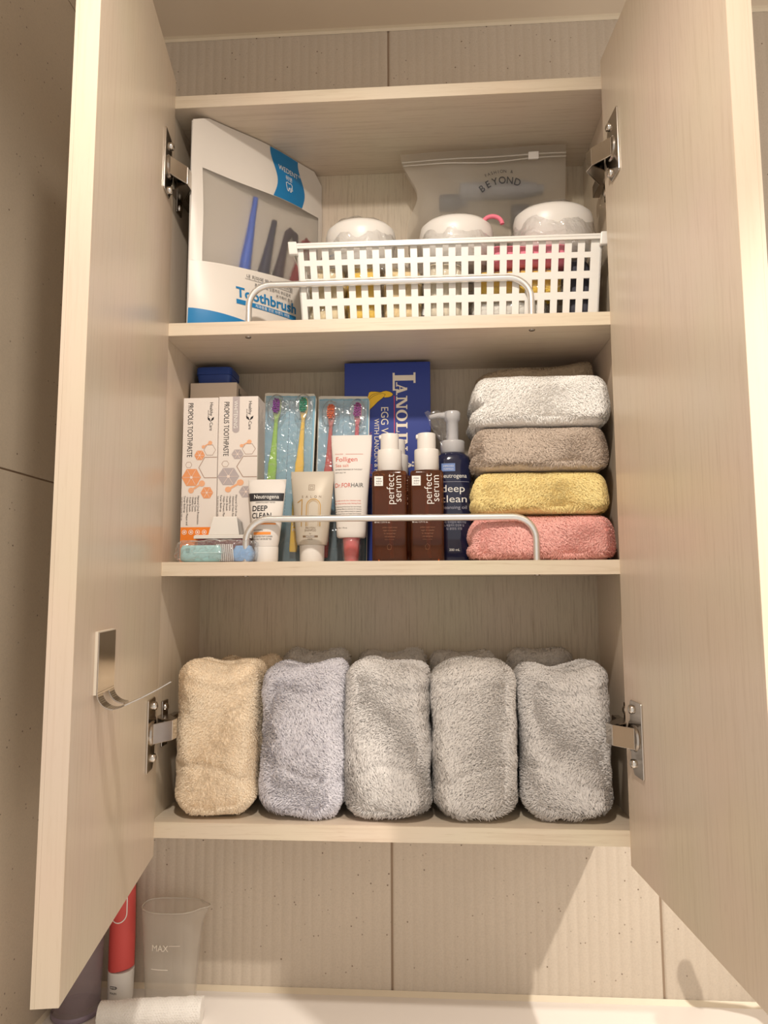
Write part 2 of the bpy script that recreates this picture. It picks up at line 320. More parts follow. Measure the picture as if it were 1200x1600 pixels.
def hinge(pt, sgn, zc, xpanel, upper):
    """pt(a,b,z): a along the door, b outward through it (negative: into the room between the doors)"""
    h = MB()
    poly = [(.057,-.0440),(.0585,-.0420),(.0585,.0420),(.057,.0440),(.026,.0440),(.022,.0415),(.021,.026)]
    for k in range(7):
        t = PI/2-PI*k/6; poly.append((.021-.010*math.cos(t), .019*math.sin(t)))
    poly += [(.021,-.026),(.022,-.034),(.030,-.0440)]
    h.prism(poly[::-1], lambda a, b, d: pt(a, -d, zc+b), 0, .0022)
    base = h.build('hinge', M_steel, cab, bevel=.0007)
    for zz in (-.031, .033):
        a0 = .029; s = MB(); p0 = Vector(pt(a0, -.0022, zc+zz)); p1 = Vector(pt(a0, -.0050, zc+zz)); p2 = Vector(pt(a0, -.0062, zc+zz))
        s.tube([p0, p1, p2], [.0055, .0052, .0030], 18); s.build('screw', M_steel, base)
    MB().tube([pt(.034, -.0020, zc), pt(.034, -.0045, zc)], [.016, .0145], 28).build('cup_rim', M_dsteel, base)
    # arm: out from the cup, bend, back to the side panel
    A = [Vector(pt(.040, -.0035, 0)), Vector(pt(.016, -.0220, 0)), Vector(pt(.002, -.0250, 0)), Vector((xpanel+sgn*.012*-1, .030, 0))]
    hw = .0125
    m = MB()
    th = .0022
    for i in range(3):
        a, b = A[i], A[i+1]; d = (b-a).normalized(); nn = Vector((-d.y, d.x, 0))*th
        q = [a-nn*.5, b-nn*.5, b+nn*.5, a+nn*.5]
        m.hexa([(p.x, p.y, zc-hw) for p in q], [(p.x, p.y, zc+hw) for p in q])
    m.build('hinge_arm', M_steel, base, bevel=.0005)
    for z in (zc-hw, zc+hw-.0016):
        q = [A[1], A[2], A[3], Vector((xpanel, .030, 0)), Vector((xpanel, .006, 0))]
        q = q if sgn < 0 else q[::-1]
        MB().prism([(p.x, p.y) for p in q], lambda a, b, d: (a, b, d), z, z+.0016).build('arm_cheek', M_dsteel, base)
    # mounting plate on the side panel
    x0, x1 = sorted((xpanel, xpanel-sgn*.003)); 
    mp = MB().box(x0, x1, .026, .046, zc-.030, zc+.030); x0, x1 = sorted((xpanel-sgn*.003, xpanel-sgn*.013)); mp.box(x0, x1, .018, .070, zc-.009, zc+.009)
    o = mp.build('mounting_plate', M_dsteel, base, bevel=.001)
    for zz in (-.021, .021):
        MB().tube([(xpanel-sgn*.003, .036, zc+zz), (xpanel-sgn*.0055, .036, zc+zz), (xpanel-sgn*.0065, .036, zc+zz)], [.0055, .005, .003], 16).build('screw', M_steel, base)
for zc in (.118, .872): hinge(ptL, -1, zc, XL, zc > .5); hinge(ptR, 1, zc, XR, zc > .5)

def rail(x0, x1, z0, zt, y=.012):
    r = .030; P = [(x0, y, z0-.002)]
    for k in range(9): t = PI-PI/2*k/8; P.append((x0+r+r*math.cos(t), y, zt-r+r*math.sin(t)))
    for k in range(9): t = PI/2-PI/2*k/8; P.append((x1-r+r*math.cos(t), y, zt-r+r*math.sin(t)))
    P.append((x1, y, z0-.002))
    return MB().tube(P, .0045, 16).build('guard_rail', M_alu, cab)
for (x0, x1, zb, zt, zu) in ((.1085, .4985, .6639, .7200, .6457), (.1100, .4970, .3338, .3915, .3152)):
    r_ = rail(x0, x1, zb, zt)
    for x in (x0, x1):
        MB().tube([(x, .012, zu+.0002), (x, .012, zu-.0010), (x, .012, zu-.0014)], [.0042, .0040, .0020], 14).build('screw', M_dsteel, r_)

# chrome hook stuck on the left door
hk = thing('adhesive_hook', 'chrome stick-on hook with a split upturned prong on the left cabinet door', 'hook', (0,0,0))
def hook():
    a0, a1 = .216, .270; zt, zb = .258, .186
    n = 14; path = [(0, zt), (0, zb+.016)]
    for k in range(1, n+1):
        t = PI+ (PI*0.62)*k/n; path.append((.016+.016*math.cos(t), zb+.016+.016*math.sin(t)))
    lx, lz = path[-1]; path += [(lx+.014, lz+.006), (lx+.028, lz+.0130), (lx+.042, lz+.0210)]
    th = .0012; m = MB()
    off = .0025
    def strip(a_lo, a_hi, i0, i1):
        for i in range(i0, i1):
            (b0, z0), (b1, z1) = path[i], path[i+1]; d = Vector((b1-b0, z1-z0)).normalized(); nn = Vector((-d.y, d.x))*th
            lo, hi = a_lo(i), a_hi(i); lo2, hi2 = a_lo(i+1), a_hi(i+1)
            c = [(b0, z0), (b1, z1), (b1+nn.x, z1+nn.y), (b0+nn.x, z0+nn.y)]
            m.hexa([ptL(lo if k in (0, 3) else lo2, -off-c[k][0], c[k][1]) for k in range(4)], [ptL(hi if k in (0, 3) else hi2, -off-c[k][0], c[k][1]) for k in range(4)])
    N = len(path)-1; am = (a0+a1)/2; w = (a1-a0)/2
    strip(lambda i: a0, lambda i: a1, 0, 2)
    tap = lambda i: 1.0 if i < n-2 else max(.12, 1-(i-(n-2))*.20)
    strip(lambda i: am-w*tap(i), lambda i: am-w*(.36 if i < n else .0)*tap(i), 2, N)
    strip(lambda i: am+w*(.36 if i < n else .0)*tap(i), lambda i: am+w*tap(i), 2, N)
    m.build('hook_plate', M_steel, hk, bevel=.0003)
    q = [(a0, 0), (a1, 0), (a1, -off), (a0, -off)]
    MB().hexa([ptL(a, b, zb+.014) for a, b in q], [ptL(a, b, zt+.001) for a, b in q]).build('adhesive_pad', plain('clear_pad', srgb(225, 215, 198), .3), hk)
hook()

# ------------------------------------------------------------ soft cloth bodies with a terry pile
def vnoise(P, sc, seed=0.0):
    return np.array([noise.noise(Vector((p[0]*sc+seed, p[1]*sc-seed, p[2]*sc+seed*.7))) for p in P])
def cloth_body(w, d, h, r, n=(40, 26, 44), shape=None, seed=1.0, amp=.003):
    """rounded box centred on x=0, y=0..d, z=0..h, dented by noise; shape(P) bends it further"""
    nx, ny, nz = n; V = {}; vs = []; fs = []
    def vid(i, j, k):
        if (i, j, k) not in V: V[(i, j, k)] = len(vs); vs.append((i/nx*2-1, j/ny*2-1, k/nz*2-1))
        return V[(i, j, k)]
    for i in range(nx):
        for k in range(nz):
            fs.append((vid(i,0,k), vid(i+1,0,k), vid(i+1,0,k+1), vid(i,0,k+1))); fs.append((vid(i,ny,k), vid(i,ny,k+1), vid(i+1,ny,k+1), vid(i+1,ny,k)))
        for j in range(ny):
            fs.append((vid(i,j,0), vid(i,j+1,0), vid(i+1,j+1,0), vid(i+1,j,0))); fs.append((vid(i,j,nz), vid(i+1,j,nz), vid(i+1,j+1,nz), vid(i,j+1,nz)))
    for j in range(ny):
        for k in range(nz):
            fs.append((vid(0,j,k), vid(0,j,k+1), vid(0,j+1,k+1), vid(0,j+1,k))); fs.append((vid(nx,j,k), vid(nx,j+1,k), vid(nx,j+1,k+1), vid(nx,j,k+1)))
    P = np.array(vs)*np.array([w/2, d/2, h/2]); half = np.array([w/2, d/2, h/2]); r = np.array(r if isinstance(r, (tuple, list)) else (r, r, r))
    core = np.clip(P, -(half-r), half-r); D = (P-core)/r; ln = np.linalg.norm(D, axis=1, keepdims=True)
    mx = np.abs(D).max(axis=1, keepdims=True); P = core+np.where(ln > 1e-9, D/np.maximum(ln, 1e-9)*mx, 0)*r
    P = P+np.array([0, d/2, h/2])
    if shape: P = shape(P)
    nrm = P-np.array([0, d/2, h/2]); nrm /= np.maximum(np.linalg.norm(nrm, axis=1, keepdims=True), 1e-9)
    P = P+nrm*((vnoise(P, 22, seed)*amp+vnoise(P, 60, seed+5)*amp*.4)[:, None])
    P[:, 2] = np.maximum(P[:, 2], 0.0004)
    return P, np.array(fs)
def mesh_np(name, V, Fq, mat, parent=None, smooth=True):
    me = bpy.data.meshes.new(name); me.from_pydata(V.tolist(), [], Fq.tolist()); me.polygons.foreach_set('use_smooth', [smooth]*len(Fq)); me.materials.append(mat); me.update()
    o = bpy.data.objects.new(name, me); C.objects.link(o); o.parent = parent; return o
def pile(V, Fq, count, mat, parent, length=.0034, width=.0010, seed=3.0, back=True, flow=(0, 0, -1), zmin=-1):
    A, B, Cc, D = (V[Fq[:, i]] for i in range(4)); n1 = np.cross(B-A, D-A); ar = np.linalg.norm(n1, axis=1); nn = n1/np.maximum(ar, 1e-12)[:, None]
    cen = (A+Cc)/2
    keep = ~((nn[:, 2] < -.75) | ((nn[:, 1] > .55)))
    p = ar*keep*np.where(nn[:, 1] < -.3, 1.0, .55); p = p/p.sum(); idx = rng.choice(len(Fq), count, p=p)
    u, v = rng.random(count)[:, None], rng.random(count)[:, None]
    base = (A[idx]*(1-u)+B[idx]*u)*(1-v)+(D[idx]*(1-u)+Cc[idx]*u)*v; N_ = nn[idx]
    # whorls: the nap leans in a direction that drifts over the cloth
    q = base*14+seed; ang = 2.2*np.sin(q[:, 0]*1.7+1.3*np.sin(q[:, 2]*1.1))+2.0*np.cos(q[:, 2]*1.4+q[:, 1]+seed)+rng.normal(0, .55, count)
    T1 = np.cross(N_, np.array([0, 1.0, .15])); T1 /= np.maximum(np.linalg.norm(T1, axis=1, keepdims=True), 1e-6); bad = np.abs(N_[:, 1]) > .9
    T1[bad] = np.cross(N_[bad], np.array([0, 0, 1.0])); T1[bad] /= np.maximum(np.linalg.norm(T1[bad], axis=1, keepdims=True), 1e-6)
    T2 = np.cross(N_, T1); lean = np.cos(ang)[:, None]*T1+np.sin(ang)[:, None]*T2+np.array(flow)*.5
    L = length*(.6+.8*rng.random(count))[:, None]; Wd = width*(.7+.6*rng.random(count))[:, None]
    side = np.cross(N_, lean); side /= np.maximum(np.linalg.norm(side, axis=1, keepdims=True), 1e-6)
    mid = base+N_*L*.50+lean*L*.20; tip = base+N_*L*.55+lean*L*.75
    b0 = base-N_*.0006
    vs = np.stack([b0-side*Wd*.4, b0+side*Wd*.4, mid+side*Wd*.55, mid-side*Wd*.55, tip+side*Wd*.2, tip-side*Wd*.2], 1)
    vs[:, :, 2] = np.maximum(vs[:, :, 2], .0003)
    k = np.arange(count)[:, None]*6; fs = np.concatenate([k+np.array([0, 1, 2, 3]), k+np.array([3, 2, 4, 5])], 0)
    o = mesh_np('pile', vs.reshape(-1, 3), fs, mat, parent, True); o['kind'] = 'stuff'; return o
def towel(name, label, cat, loc, w, d, h, r, mat, count, group=None, shape=None, seed=1.0, amp=.003, n=(40, 24, 44), length=.0034, rotz=0, width=.0010):
    t = thing(name, label, cat, loc, (0, 0, rotz), group)
    V, Fq = cloth_body(w, d, h, r, n, shape, seed, amp)
    mesh_np('cloth', V, Fq, mat, t)
    if count: pile(V, Fq, count, mat, t, length=length, seed=seed*1.7, width=width)
    return t
M_cream = terry('terry_cream', srgb(255, 243, 222), srgb(248, 222, 186))
M_gblue = terry('terry_grey_blue', srgb(240, 238, 242), srgb(198, 195, 206))
M_gray1 = terry('terry_grey', srgb(240, 236, 232), srgb(196, 191, 187))
M_gray2 = terry('terry_grey_light', srgb(243, 239, 234), srgb(202, 196, 191))
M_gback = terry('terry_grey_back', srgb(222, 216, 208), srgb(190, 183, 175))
M_twhite = terry('terry_white', srgb(255, 253, 250), srgb(250, 247, 240))
M_ttaupe = terry('terry_taupe', srgb(226, 210, 195), srgb(184, 166, 148))
M_tyel = terry('terry_yellow', srgb(255, 241, 178), srgb(255, 224, 146))
M_tpink = terry('terry_pink', srgb(255, 206, 197), srgb(250, 172, 162))
M_tbeige = terry('terry_beige', srgb(214, 196, 170), srgb(176, 156, 130))

def roll_shape(top, waist=.0, lean=0.0, lobes=(.004, 2.2, 0.0), split=.5, corner=.0):
    """folded towel stood on end: its top shows the valleys between the folded layers"""
    def f(P):
        P = P.copy(); h = P[:, 2].max(); w = P[:, 0].max(); d = P[:, 1].max(); tz = np.clip((P[:, 2]/h-.6)/.4, 0, 1)
        u = P[:, 0]/w; v = P[:, 1]/d
        a, fr, ph = lobes
        groove = -.016*np.exp(-((v-split-.05*np.sin(u*3+ph))/.07)**2)*np.exp(-((u-.0)/.75)**2)-.009*np.exp(-((v-split-.30)/.06)**2)*np.exp(-((u)/.7)**2)
        P[:, 2] += tz**2*(a*np.cos(u*fr+ph)+groove+corner*np.clip(u, 0, 1)**3+top*v)
        P[:, 0] += lean*(P[:, 2]/h)+waist*np.sin(P[:, 2]/h*PI)*np.sign(P[:, 0])*np.abs(u)
        cr = np.exp(-((P[:, 2]-h*(.30+.06*np.sin(u*2+ph)))/.006)**2)*.0022+np.exp(-((P[:, 2]-h*(.86+.03*np.cos(u*3+ph)))/.006)**2)*.0018
        P[:, 1] += np.where(v < .3, cr, 0)
        P[:, 2] += .010*np.clip(1-P[:, 2]/(h*.35), 0, 1)**2*np.clip(np.abs(u), 0, 1)**3*(1.3 if lean >= 0 else .8)
        return P
    return f
rollg = 'folded grey towels standing in the front row of the bottom shelf'
TW = [((.0705, .005), .1110, .1990, M_cream, 'cream terry towel folded and stood on end at the left of the bottom shelf', dict(top=.002, lobes=(.004, 3.0, 2.4), corner=.010)),
      ((.1862, .006), .1130, .1960, M_gblue, 'bluish grey fluffy folded towel standing directly right of the cream one', dict(top=.0, lobes=(.005, 3.0, 3.1), corner=.012)),
      ((.2990, .006), .1130, .1985, M_gray1, 'grey folded towel in the middle of the five standing on the bottom shelf', dict(top=.0, lobes=(.003, 2.0, 1.6), corner=.006)),
      ((.4125, .007), .1105, .1995, M_gray2, 'pale grey shaggy folded towel standing second from the right on the bottom shelf', dict(top=.0, lobes=(.002, 2.2, .4), corner=.004)),
      ((.5310, .012), .1180, .1940, M_gray1, 'grey folded towel with open curled top next to the right lower hinge', dict(top=.0, lobes=(.006, 3.2, 3.3), corner=.010, split=.35))]
for i, ((x, y), w_, h_, mt, lab, kw) in enumerate(TW):
    towel('folded_towel', lab, 'towel', (x, y, 0), w_-.0025, .108, h_, (.034, .030, .026), mt, 40000, 'folded towels standing on the bottom shelf', roll_shape(waist=-.002, **kw), seed=1.3+i*2.1, amp=.0042, length=.0026 if i == 0 else .0044, width=.0007 if i == 0 else .0010)
BK = [(.187, .100, .208, 'grey rolled towel behind the bluish grey towel, its two top humps showing'), (.300, .100, .205, 'grey rolled towel just showing behind the middle towel of the bottom shelf'),
      (.405, .098, .207, 'grey rolled towel peeping out behind the pale shaggy towel'), (.517, .096, .211, 'grey rolled towel showing above the curled top of the right-hand towel'), (.085, .100, .198, 'pale rolled towel hidden behind the cream towel')]
for i, (x, w_, h_, lab) in enumerate(BK):
    towel('rolled_towel', lab, 'towel', (x, .123, 0), w_, .050, h_, (.030, .022, .02), M_cream if i == 4 else M_gback, 5000, 'towels in the back row of the bottom shelf', roll_shape(top=.0, lobes=(.005, 3.4, 3.1)), seed=9.3+i, amp=.004, n=(26, 14, 30), length=.0038, width=.0012)

# four folded face towels stacked on the middle shelf (their stitched cartoon patches are left out)
def stack_shape(notch=.0, sag=.0):
    def f(P):
        P = P.copy(); h = P[:, 2].max(); w = P[:, 0].max(); u = P[:, 0]/w; t = P[:, 2]/h
        P[:, 0] += notch*np.exp(-((t-.42)/.10)**2)*np.clip(-u, 0, 1)**4   # fold line seen at the left end
        P[:, 0] += .004*np.sin(t*5)*np.clip(np.abs(u), 0, 1)**4*np.sign(u)*.5
        P[:, 2] += sag*(1-u*u)*np.clip(t, 0, 1)
        return P
    return f
ST = [(.3338, .5085, .190, .0600, M_tpink, 'salmon pink folded face towel at the bottom of the stack', .004),
      (.3965, .5075, .178, .0560, M_tyel, 'lemon yellow folded face towel between the pink and the taupe one', .003),
      (.4555, .5080, .181, .0590, M_ttaupe, 'taupe folded face towel directly under the white one', .006),
      (.5175, .5105, .183, .0690, M_twhite, 'white fluffy folded face towel topmost of the coloured stack', .012)]
for i, (z, x, w_, h_, mt, lab, nt_) in enumerate(ST):
    towel('face_towel', lab, 'towel', (x, .020, z), w_, .140, h_, (.019, .024, .019), mt, 36000, 'folded face towels stacked on the middle shelf', stack_shape(nt_, .001), seed=21+i*3.3, amp=.0026, n=(56, 24, 24), length=.0034, width=.00085)
towel('folded_cloth', 'beige cloth lying behind and above the white face towel', 'towel', (.515, .106, .5900), .172, .060, .036, (.020, .02, .012), M_tbeige, 5000, shape=lambda P: P+np.outer(.010*np.clip(P[:, 0]/.08, -1, 1)**3, [0, 0, 1]), seed=40, n=(30, 12, 12), length=.003)

# ------------------------------------------------------------ top shelf
Z1 = .6639; Z2 = .3338
# toothbrush pouch, standing diagonally from the front left to the back
P0, P1 = Vector((.0235, .006)), Vector((.186, .176)); PW = (P1-P0).length; pang = math.atan2(P1.y-P0.y, P1.x-P0.x)
pouch = thing('toothbrush_pouch', 'tall white and blue toothbrush pouch with a milky window leaning in the top left corner', 'pouch', (P0.x, P0.y, Z1), (0, 0, pang))
def pz_top(u): t = u/PW; return .3165-.004*max(0, (.10-t)/.10)**1*6*.5 if t < .10 else (.3165 if t < .93 else .3165-(t-.93)/.07*.018)
def bulge(u, v):
    t = u/PW; s = v/.316; b = math.sin(PI*min(max(t, 0), 1))**.8*(.028*math.exp(-((s-.02)/.72)**2)*1.0+.003)
    return b+.0018*math.sin(t*9+s*3)+.0012*math.sin(s*14+t*4)
def pf(off=0): return lambda u, v: (u, -bulge(u, v)-off, v)
def wave(fn, pts): return [fn(*p) for p in pts]
def grid_patch(m, u0, u1, lo, hi, fn, nu=28, nv=20):
    vs = []
    for i in range(nu+1):
        u = u0+(u1-u0)*i/nu
        for j in range(nv+1): vs.append(fn(u, lo(u)+(hi(u)-lo(u))*j/nv))
    return m.add(vs, [(i*(nv+1)+j, (i+1)*(nv+1)+j, (i+1)*(nv+1)+j+1, i*(nv+1)+j+1) for i in range(nu) for j in range(nv)], True)
M_pouch = plain('pouch_paper', srgb(218, 211, 202), .38, var=.02)
M_blue = plain('pouch_blue', srgb(28, 120, 176), .3, var=.03)
WL = lambda u: .094+.012*(u/PW)       # window's lower edge
WH = lambda u: .238-.004*math.sin(u/PW*PI)+.0*u                    # window's upper edge
u_a, u_b = .028, PW-.012
m = MB(); grid_patch(m, 0, PW, lambda u: 0, lambda u: WL(u), pf()); grid_patch(m, 0, PW, WH, pz_top, pf())
grid_patch(m, 0, .016, WL, WH, pf(), 4, 14); grid_patch(m, PW-.010, PW, WL, WH, pf(), 3, 14)
bk = lambda u, v: (u, .004, v)
grid_patch(m, 0, PW, lambda u: 0, pz_top, lambda u, v: (u, .002+.3*bulge(u, v)*.2, v), 10, 10)
m.build('pouch_film', M_pouch, pouch)
m = MB(); grid_patch(m, .016, PW-.010, WL, WH, pf()); m.build('window', frosted('pouch_window', srgb(220, 214, 205), .17, rough=.30), pouch)
m = MB(); grid_patch(m, .0, PW*.62, lambda u: .0005, lambda u: .024-.020*(u/(PW*.62))**1.5, pf(.0004)); m.build('blue_band', M_blue, pouch)
tl, tr_ = .128, .192
m = MB(); grid_patch(m, PW*.56, PW*.80, lambda u: WH(u)+.0005, lambda u: pz_top(u)-.001, lambda u, v: pf(.0004)(u+.006*math.sin((v-.24)/.075*PI*1.6), v), 10, 14); m.build('brand_band', M_blue, pouch)
uc = PW*.68
m = MB(); fb = pf(.0009)
m.text('WEDENT', fb, uc, .283, .0120, .040, 'CENTER'); m.text('®', fb, uc+.0215, .288, .006); m.text('위덴', fb, uc, .271, .009, .013, 'CENTER', bold=0)
# tooth emblem
cx_, cz_ = uc, .259
pts = [(-.006,.007),(-.003,.0085),(0,.0065),(.003,.0085),(.0062,.006),(.0055,.001),(.0035,-.006),(.002,-.0065),(.0008,-.001),(-.0008,-.001),(-.002,-.0065),(-.0038,-.005),(-.0055,.001)]
for i in range(len(pts)):
    a, b = Vector(pts[i]), Vector(pts[(i+1) % len(pts)]); d = (b-a).normalized(); nn = Vector((-d.y, d.x))*.0005
    m.add([fb(cx_+p.x, cz_+p.y) for p in (a-nn, b-nn, b+nn, a+nn)], [(0,1,2,3)])
m.text('VG', fb, cx_-.001, .2555, .007, .008, 'LEFT')
m.build('brand_print', M_whiteink, pouch)
m = MB(); m.text('Toothbrush', fb, .0625, .0515, .0215, .1035, bold=.0005); m.rect(.0625, .166, .0405, .0475, pf(.0006), 16); m.build('title_print', M_blue, pouch)
m = MB(); m.text('내 치아에 딱 맞는 프리미엄', fb, .079, .0845, .0072, .078); m.rect(.077, .158, .0825, .0830, fb, 12); m.text('초극세모로 잇몸까지 부드럽게', fb, .092, .0745, .0062, .062); m.text('온가족이 함께', fb, .128, .0672, .0055, .03); m.build('small_print', M_black, pouch)
m = MB(); m.text('치과용품 전문 브랜드 위덴', fb, .092, .0418, .0056, .060, bold=0); m.build('band_print', M_whiteink, pouch)
# toothbrushes inside the pouch, seen blurred through its window
def brush_in_pouch(u, lean, col, lab, L=.20, z0=.02, y=-.001, curl=0):
    mm = plain('brush_'+str(u), col, .4); kr = 1.0 if u < .09 else 1.12
    t = thing('toothbrush', lab, 'toothbrush', pouch.matrix_world @ Vector((0,0,0)), (0,0,pang)); 
    base = Vector((P0.x, P0.y, Z1)); rot = Matrix.Rotation(pang, 3, 'Z'); t.location = base+rot @ Vector((u, y, z0)); 
    path = [(0,0,0), (lean*.35, -.001, L*.35), (lean*.62, -.001, L*.62), (lean*.85, 0, L*.85), (lean, 0, L)]
    m = MB().tube(path, [k_*kr for k_ in (.0095, .0100, .0070, .0044, .0040)], 14); m.build('handle', mm, t, subsurf=1)
    if curl: MB().tube([(lean, 0, L-.01), (lean+.006, 0, L+.004), (lean+.015, 0, L), (lean+.014, 0, L-.025)], .005, 10).build('head_cap', mm, t)
    return t
brush_in_pouch(.074, .032, srgb(30, 96, 214), 'blue toothbrush blurred behind the pouch window', .205)
brush_in_pouch(.100, .040, srgb(24, 34, 72), 'dark navy toothbrush seen through the pouch window right of the blue one', .180)
brush_in_pouch(.124, .040, srgb(52, 34, 58), 'dark plum toothbrush seen through the pouch window', .172, curl=1)
brush_in_pouch(.150, .046, srgb(150, 40, 52), 'dark red toothbrush at the right of the pouch window', .166, curl=1)

# slotted basket
bsk = thing('storage_basket', 'long white slotted plastic basket with a flared rim on the top shelf', 'basket', (0, 0, 0))
B0 = [(.1825, .021), (.5895, .021), (.5895, .134), (.1825, .134)]; R_ = [(.1745, .0145), (.5975, .0145), (.5975, .141), (.1745, .141)]; ZB0, ZR = Z1+.0002, .7765
def bw(side, s, t, off=0):
    a0, a1 = Vector(B0[side]), Vector(B0[(side+1) % 4]); c0, c1 = Vector(R_[side]), Vector(R_[(side+1) % 4])
    p = (a0.lerp(a1, s)).lerp(c0.lerp(c1, s), t); d = (a1-a0).normalized(); n = Vector((d.y, -d.x)); p = p+n*off
    return (p.x, p.y, ZB0+(ZR-ZB0)*t)
m = MB(); th = .0018
def bquad(side, s0, s1, t0, t1):
    m.hexa([bw(side, s0, t0), bw(side, s1, t0), bw(side, s1, t0, -th), bw(side, s0, t0, -th)], [bw(side, s0, t1), bw(side, s1, t1), bw(side, s1, t1, -th), bw(side, s0, t1, -th)])
rows = [(.070, .235), (.325, .490), (.580, .745), (.815, .965)]
tb = [0]+[x for r_ in rows for x in r_]+[1.0]
for side, nc in ((0, 23), (1, 7), (2, 23), (3, 7)):
    for k in range(0, len(tb), 2): bquad(side, 0, 1, tb[k], tb[k+1])
    mg = .022 if nc == 23 else .05; pitch = (1-2*mg+.010)/nc; hw_ = .46
    e = 0
    for c in range(nc+1):
        e1 = 1 if c == nc else mg+c*pitch
        if c == nc: s0, s1 = mg+(nc-1)*pitch+pitch*hw_, 1
        else: s0, s1 = e, mg+c*pitch
        for (t0, t1) in rows: bquad(side, s0, s1, t0, t1)
        e = mg+c*pitch+pitch*hw_
m.build('basket_wall', M_basket, bsk)
fl = MB(); fl.box(.184, .588, 0.0225, .1325, ZB0, ZB0+.002); fl.build('basket_floor', M_basket, bsk)
# rolled rim with a lug at each corner
rim = [(.1665, .0095), (.6035, .0095), (.6035, .145), (.1665, .145)]
m = MB()
for i in range(4):
    a, b = Vector(rim[i]), Vector(rim[(i+1) % 4]); c, d = Vector(R_[i]), Vector(R_[(i+1) % 4])
    m.hexa([(a.x, a.y, ZR-.002), (b.x, b.y, ZR-.002), (d.x, d.y, ZR-.002), (c.x, c.y, ZR-.002)], [(a.x, a.y, ZR+.0022), (b.x, b.y, ZR+.0022), (d.x, d.y, ZR+.0022), (c.x, c.y, ZR+.0022)])
    dv = (b-a).normalized(); nv = Vector((dv.y, -dv.x))*.0016
    m.hexa([(a.x, a.y, ZR-.0055), (b.x, b.y, ZR-.0055), (b.x-nv.x, b.y-nv.y, ZR-.0055), (a.x-nv.x, a.y-nv.y, ZR-.0055)], [(a.x, a.y, ZR), (b.x, b.y, ZR), (b.x-nv.x, b.y-nv.y, ZR), (a.x-nv.x, a.y-nv.y, ZR)])
m.build('rim', M_basket, bsk, bevel=.0005)
for (x, s_) in ((.1665, 1), (.6035, -1)):
    q = [(x-.0035*s_, .0075), (x+.009*s_, .0075), (x+.009*s_, .0145), (x-.0035*s_, .0145)]; q = q if s_ > 0 else q[::-1]
    MB().hexa([(a+.002*s_, b+.001, ZR-.014) for a, b in q], [(a, b, ZR+.0042) for a, b in q]).build('corner_lug', M_basket, bsk, bevel=.0015)

# contents of the basket
M_cup = plain('cup_white', srgb(222, 218, 212), .35, var=.01, sss=.1)
def crumple(m, cx, cy, z0, rx, ry, h, seed, flare=.012, n=48, k=14):
    rs = []
    for j in range(k+1):
        t = j/k; r = []
        for i in range(n):
            a = 2*PI*i/n; e = math.cos(t*PI/2)**.26 if t < 1 else .02
            q = noise.noise(Vector((math.cos(a)*2.2+seed, math.sin(a)*2.2, t*2.5)))*.10+noise.noise(Vector((math.cos(a)*7+seed, math.sin(a)*7, t*6)))*.035
            e2 = e*(1+q)+flare/rx*math.exp(-((t-.15)/.15)**2)*(.5+.5*math.sin(a*3+seed))
            r.append((cx+rx*e2*math.cos(a), cy+ry*e2*math.sin(a), z0+h*t*(1+q*.3)))
        rs.append(r)
    return m.rings(rs, False, True, smooth=False)
def cupthing(cx, cy, rx, ry, zt, lab, seed):
    t = thing('wrapped_cup', lab, 'cup', (cx, cy, Z1+.0025), group='film-wrapped white cups in the slotted basket')
    zz = zt-Z1-.0025; zs = zz-.052
    pr = [(.010, zs-.030), (rx*.80, zs-.028), (rx*.92, zs), (rx*.99, zs+.020), (rx, zs+.030), (rx*.96, zs+.040), (rx*.82, zs+.047), (rx*.55, zs+.0505), (rx*.2, zs+.0519), (.001, zs+.052)]
    MB().lathe(pr, 0, 0, 40, 1, ry/rx).build('cup', M_cup, t)
    m = MB(); crumple(m, 0, 0, zs-.034, rx*1.12, ry*1.12, .094, seed); m.build('film_wrap', M_film2, t)
    return t
cupthing(.2600, .070, .0520, .040, .8330, 'white cup upside down in clear film at the left end of the basket', 1.0)
cupthing(.4010, .070, .0540, .040, .8340, 'white cup upside down in clear film in the middle of the basket', 4.2)
cupthing(.5420, .070, .0580, .040, .8470, 'larger white cup upside down in clear film at the right end of the basket', 7.7)
def cloth_item(name, lab, cat, x, y, z, w_, d_, h_, col, seed, film_=True, group=None):
    mt = plain(name+str(seed), col, .7, var=.12, scale=60, bump=.4, bscale=200)
    t = thing(name, lab, cat, (x, y, z), group=group); V, Fq = cloth_body(w_, d_, h_, min(w_, d_, h_)*.34, (18, 10, 14), None, seed, .004); mesh_np('cloth', V, Fq, mt, t)
    if film_: V2 = V*np.array([1.05, 1.1, 1.03])+np.array([0, -d_*.06, 0]); V2 = V2+rng.normal(0, .0008, V2.shape); mesh_np('film_wrap', V2, Fq, M_film2, t, False)
    return t
zf = Z1+.0025
cloth_item('bath_sponge', 'cream bath sponge in film at the left end inside the basket', 'sponge', .215, .0265, zf, .052, .040, .085, srgb(236, 216, 172), 2)
cloth_item('bath_sponge', 'yellow bath sponge in film behind the left slots of the basket', 'sponge', .268, .0265, zf, .046, .036, .082, srgb(255, 206, 60), 3)
cloth_item('bath_sponge', 'sand coloured bath sponge in film inside the basket below the middle cup', 'sponge', .324, .0265, zf, .052, .036, .080, srgb(244, 216, 160), 4)
cloth_item('bath_sponge', 'pale film-wrapped sponge left of centre inside the basket', 'sponge', .383, .0265, zf, .052, .036, .086, srgb(240, 228, 202), 5)
cloth_item('bath_sponge', 'grey-white wrapped bundle low at the right of the basket', 'sponge', .472, .0265, zf, .100, .036, .030, srgb(228, 224, 214), 6)
cloth_item('bath_sponge', 'golden yellow wrapped bundle seen through the right slots of the basket', 'sponge', .485, .0265, zf+.032, .120, .036, .042, srgb(255, 204, 50), 7)
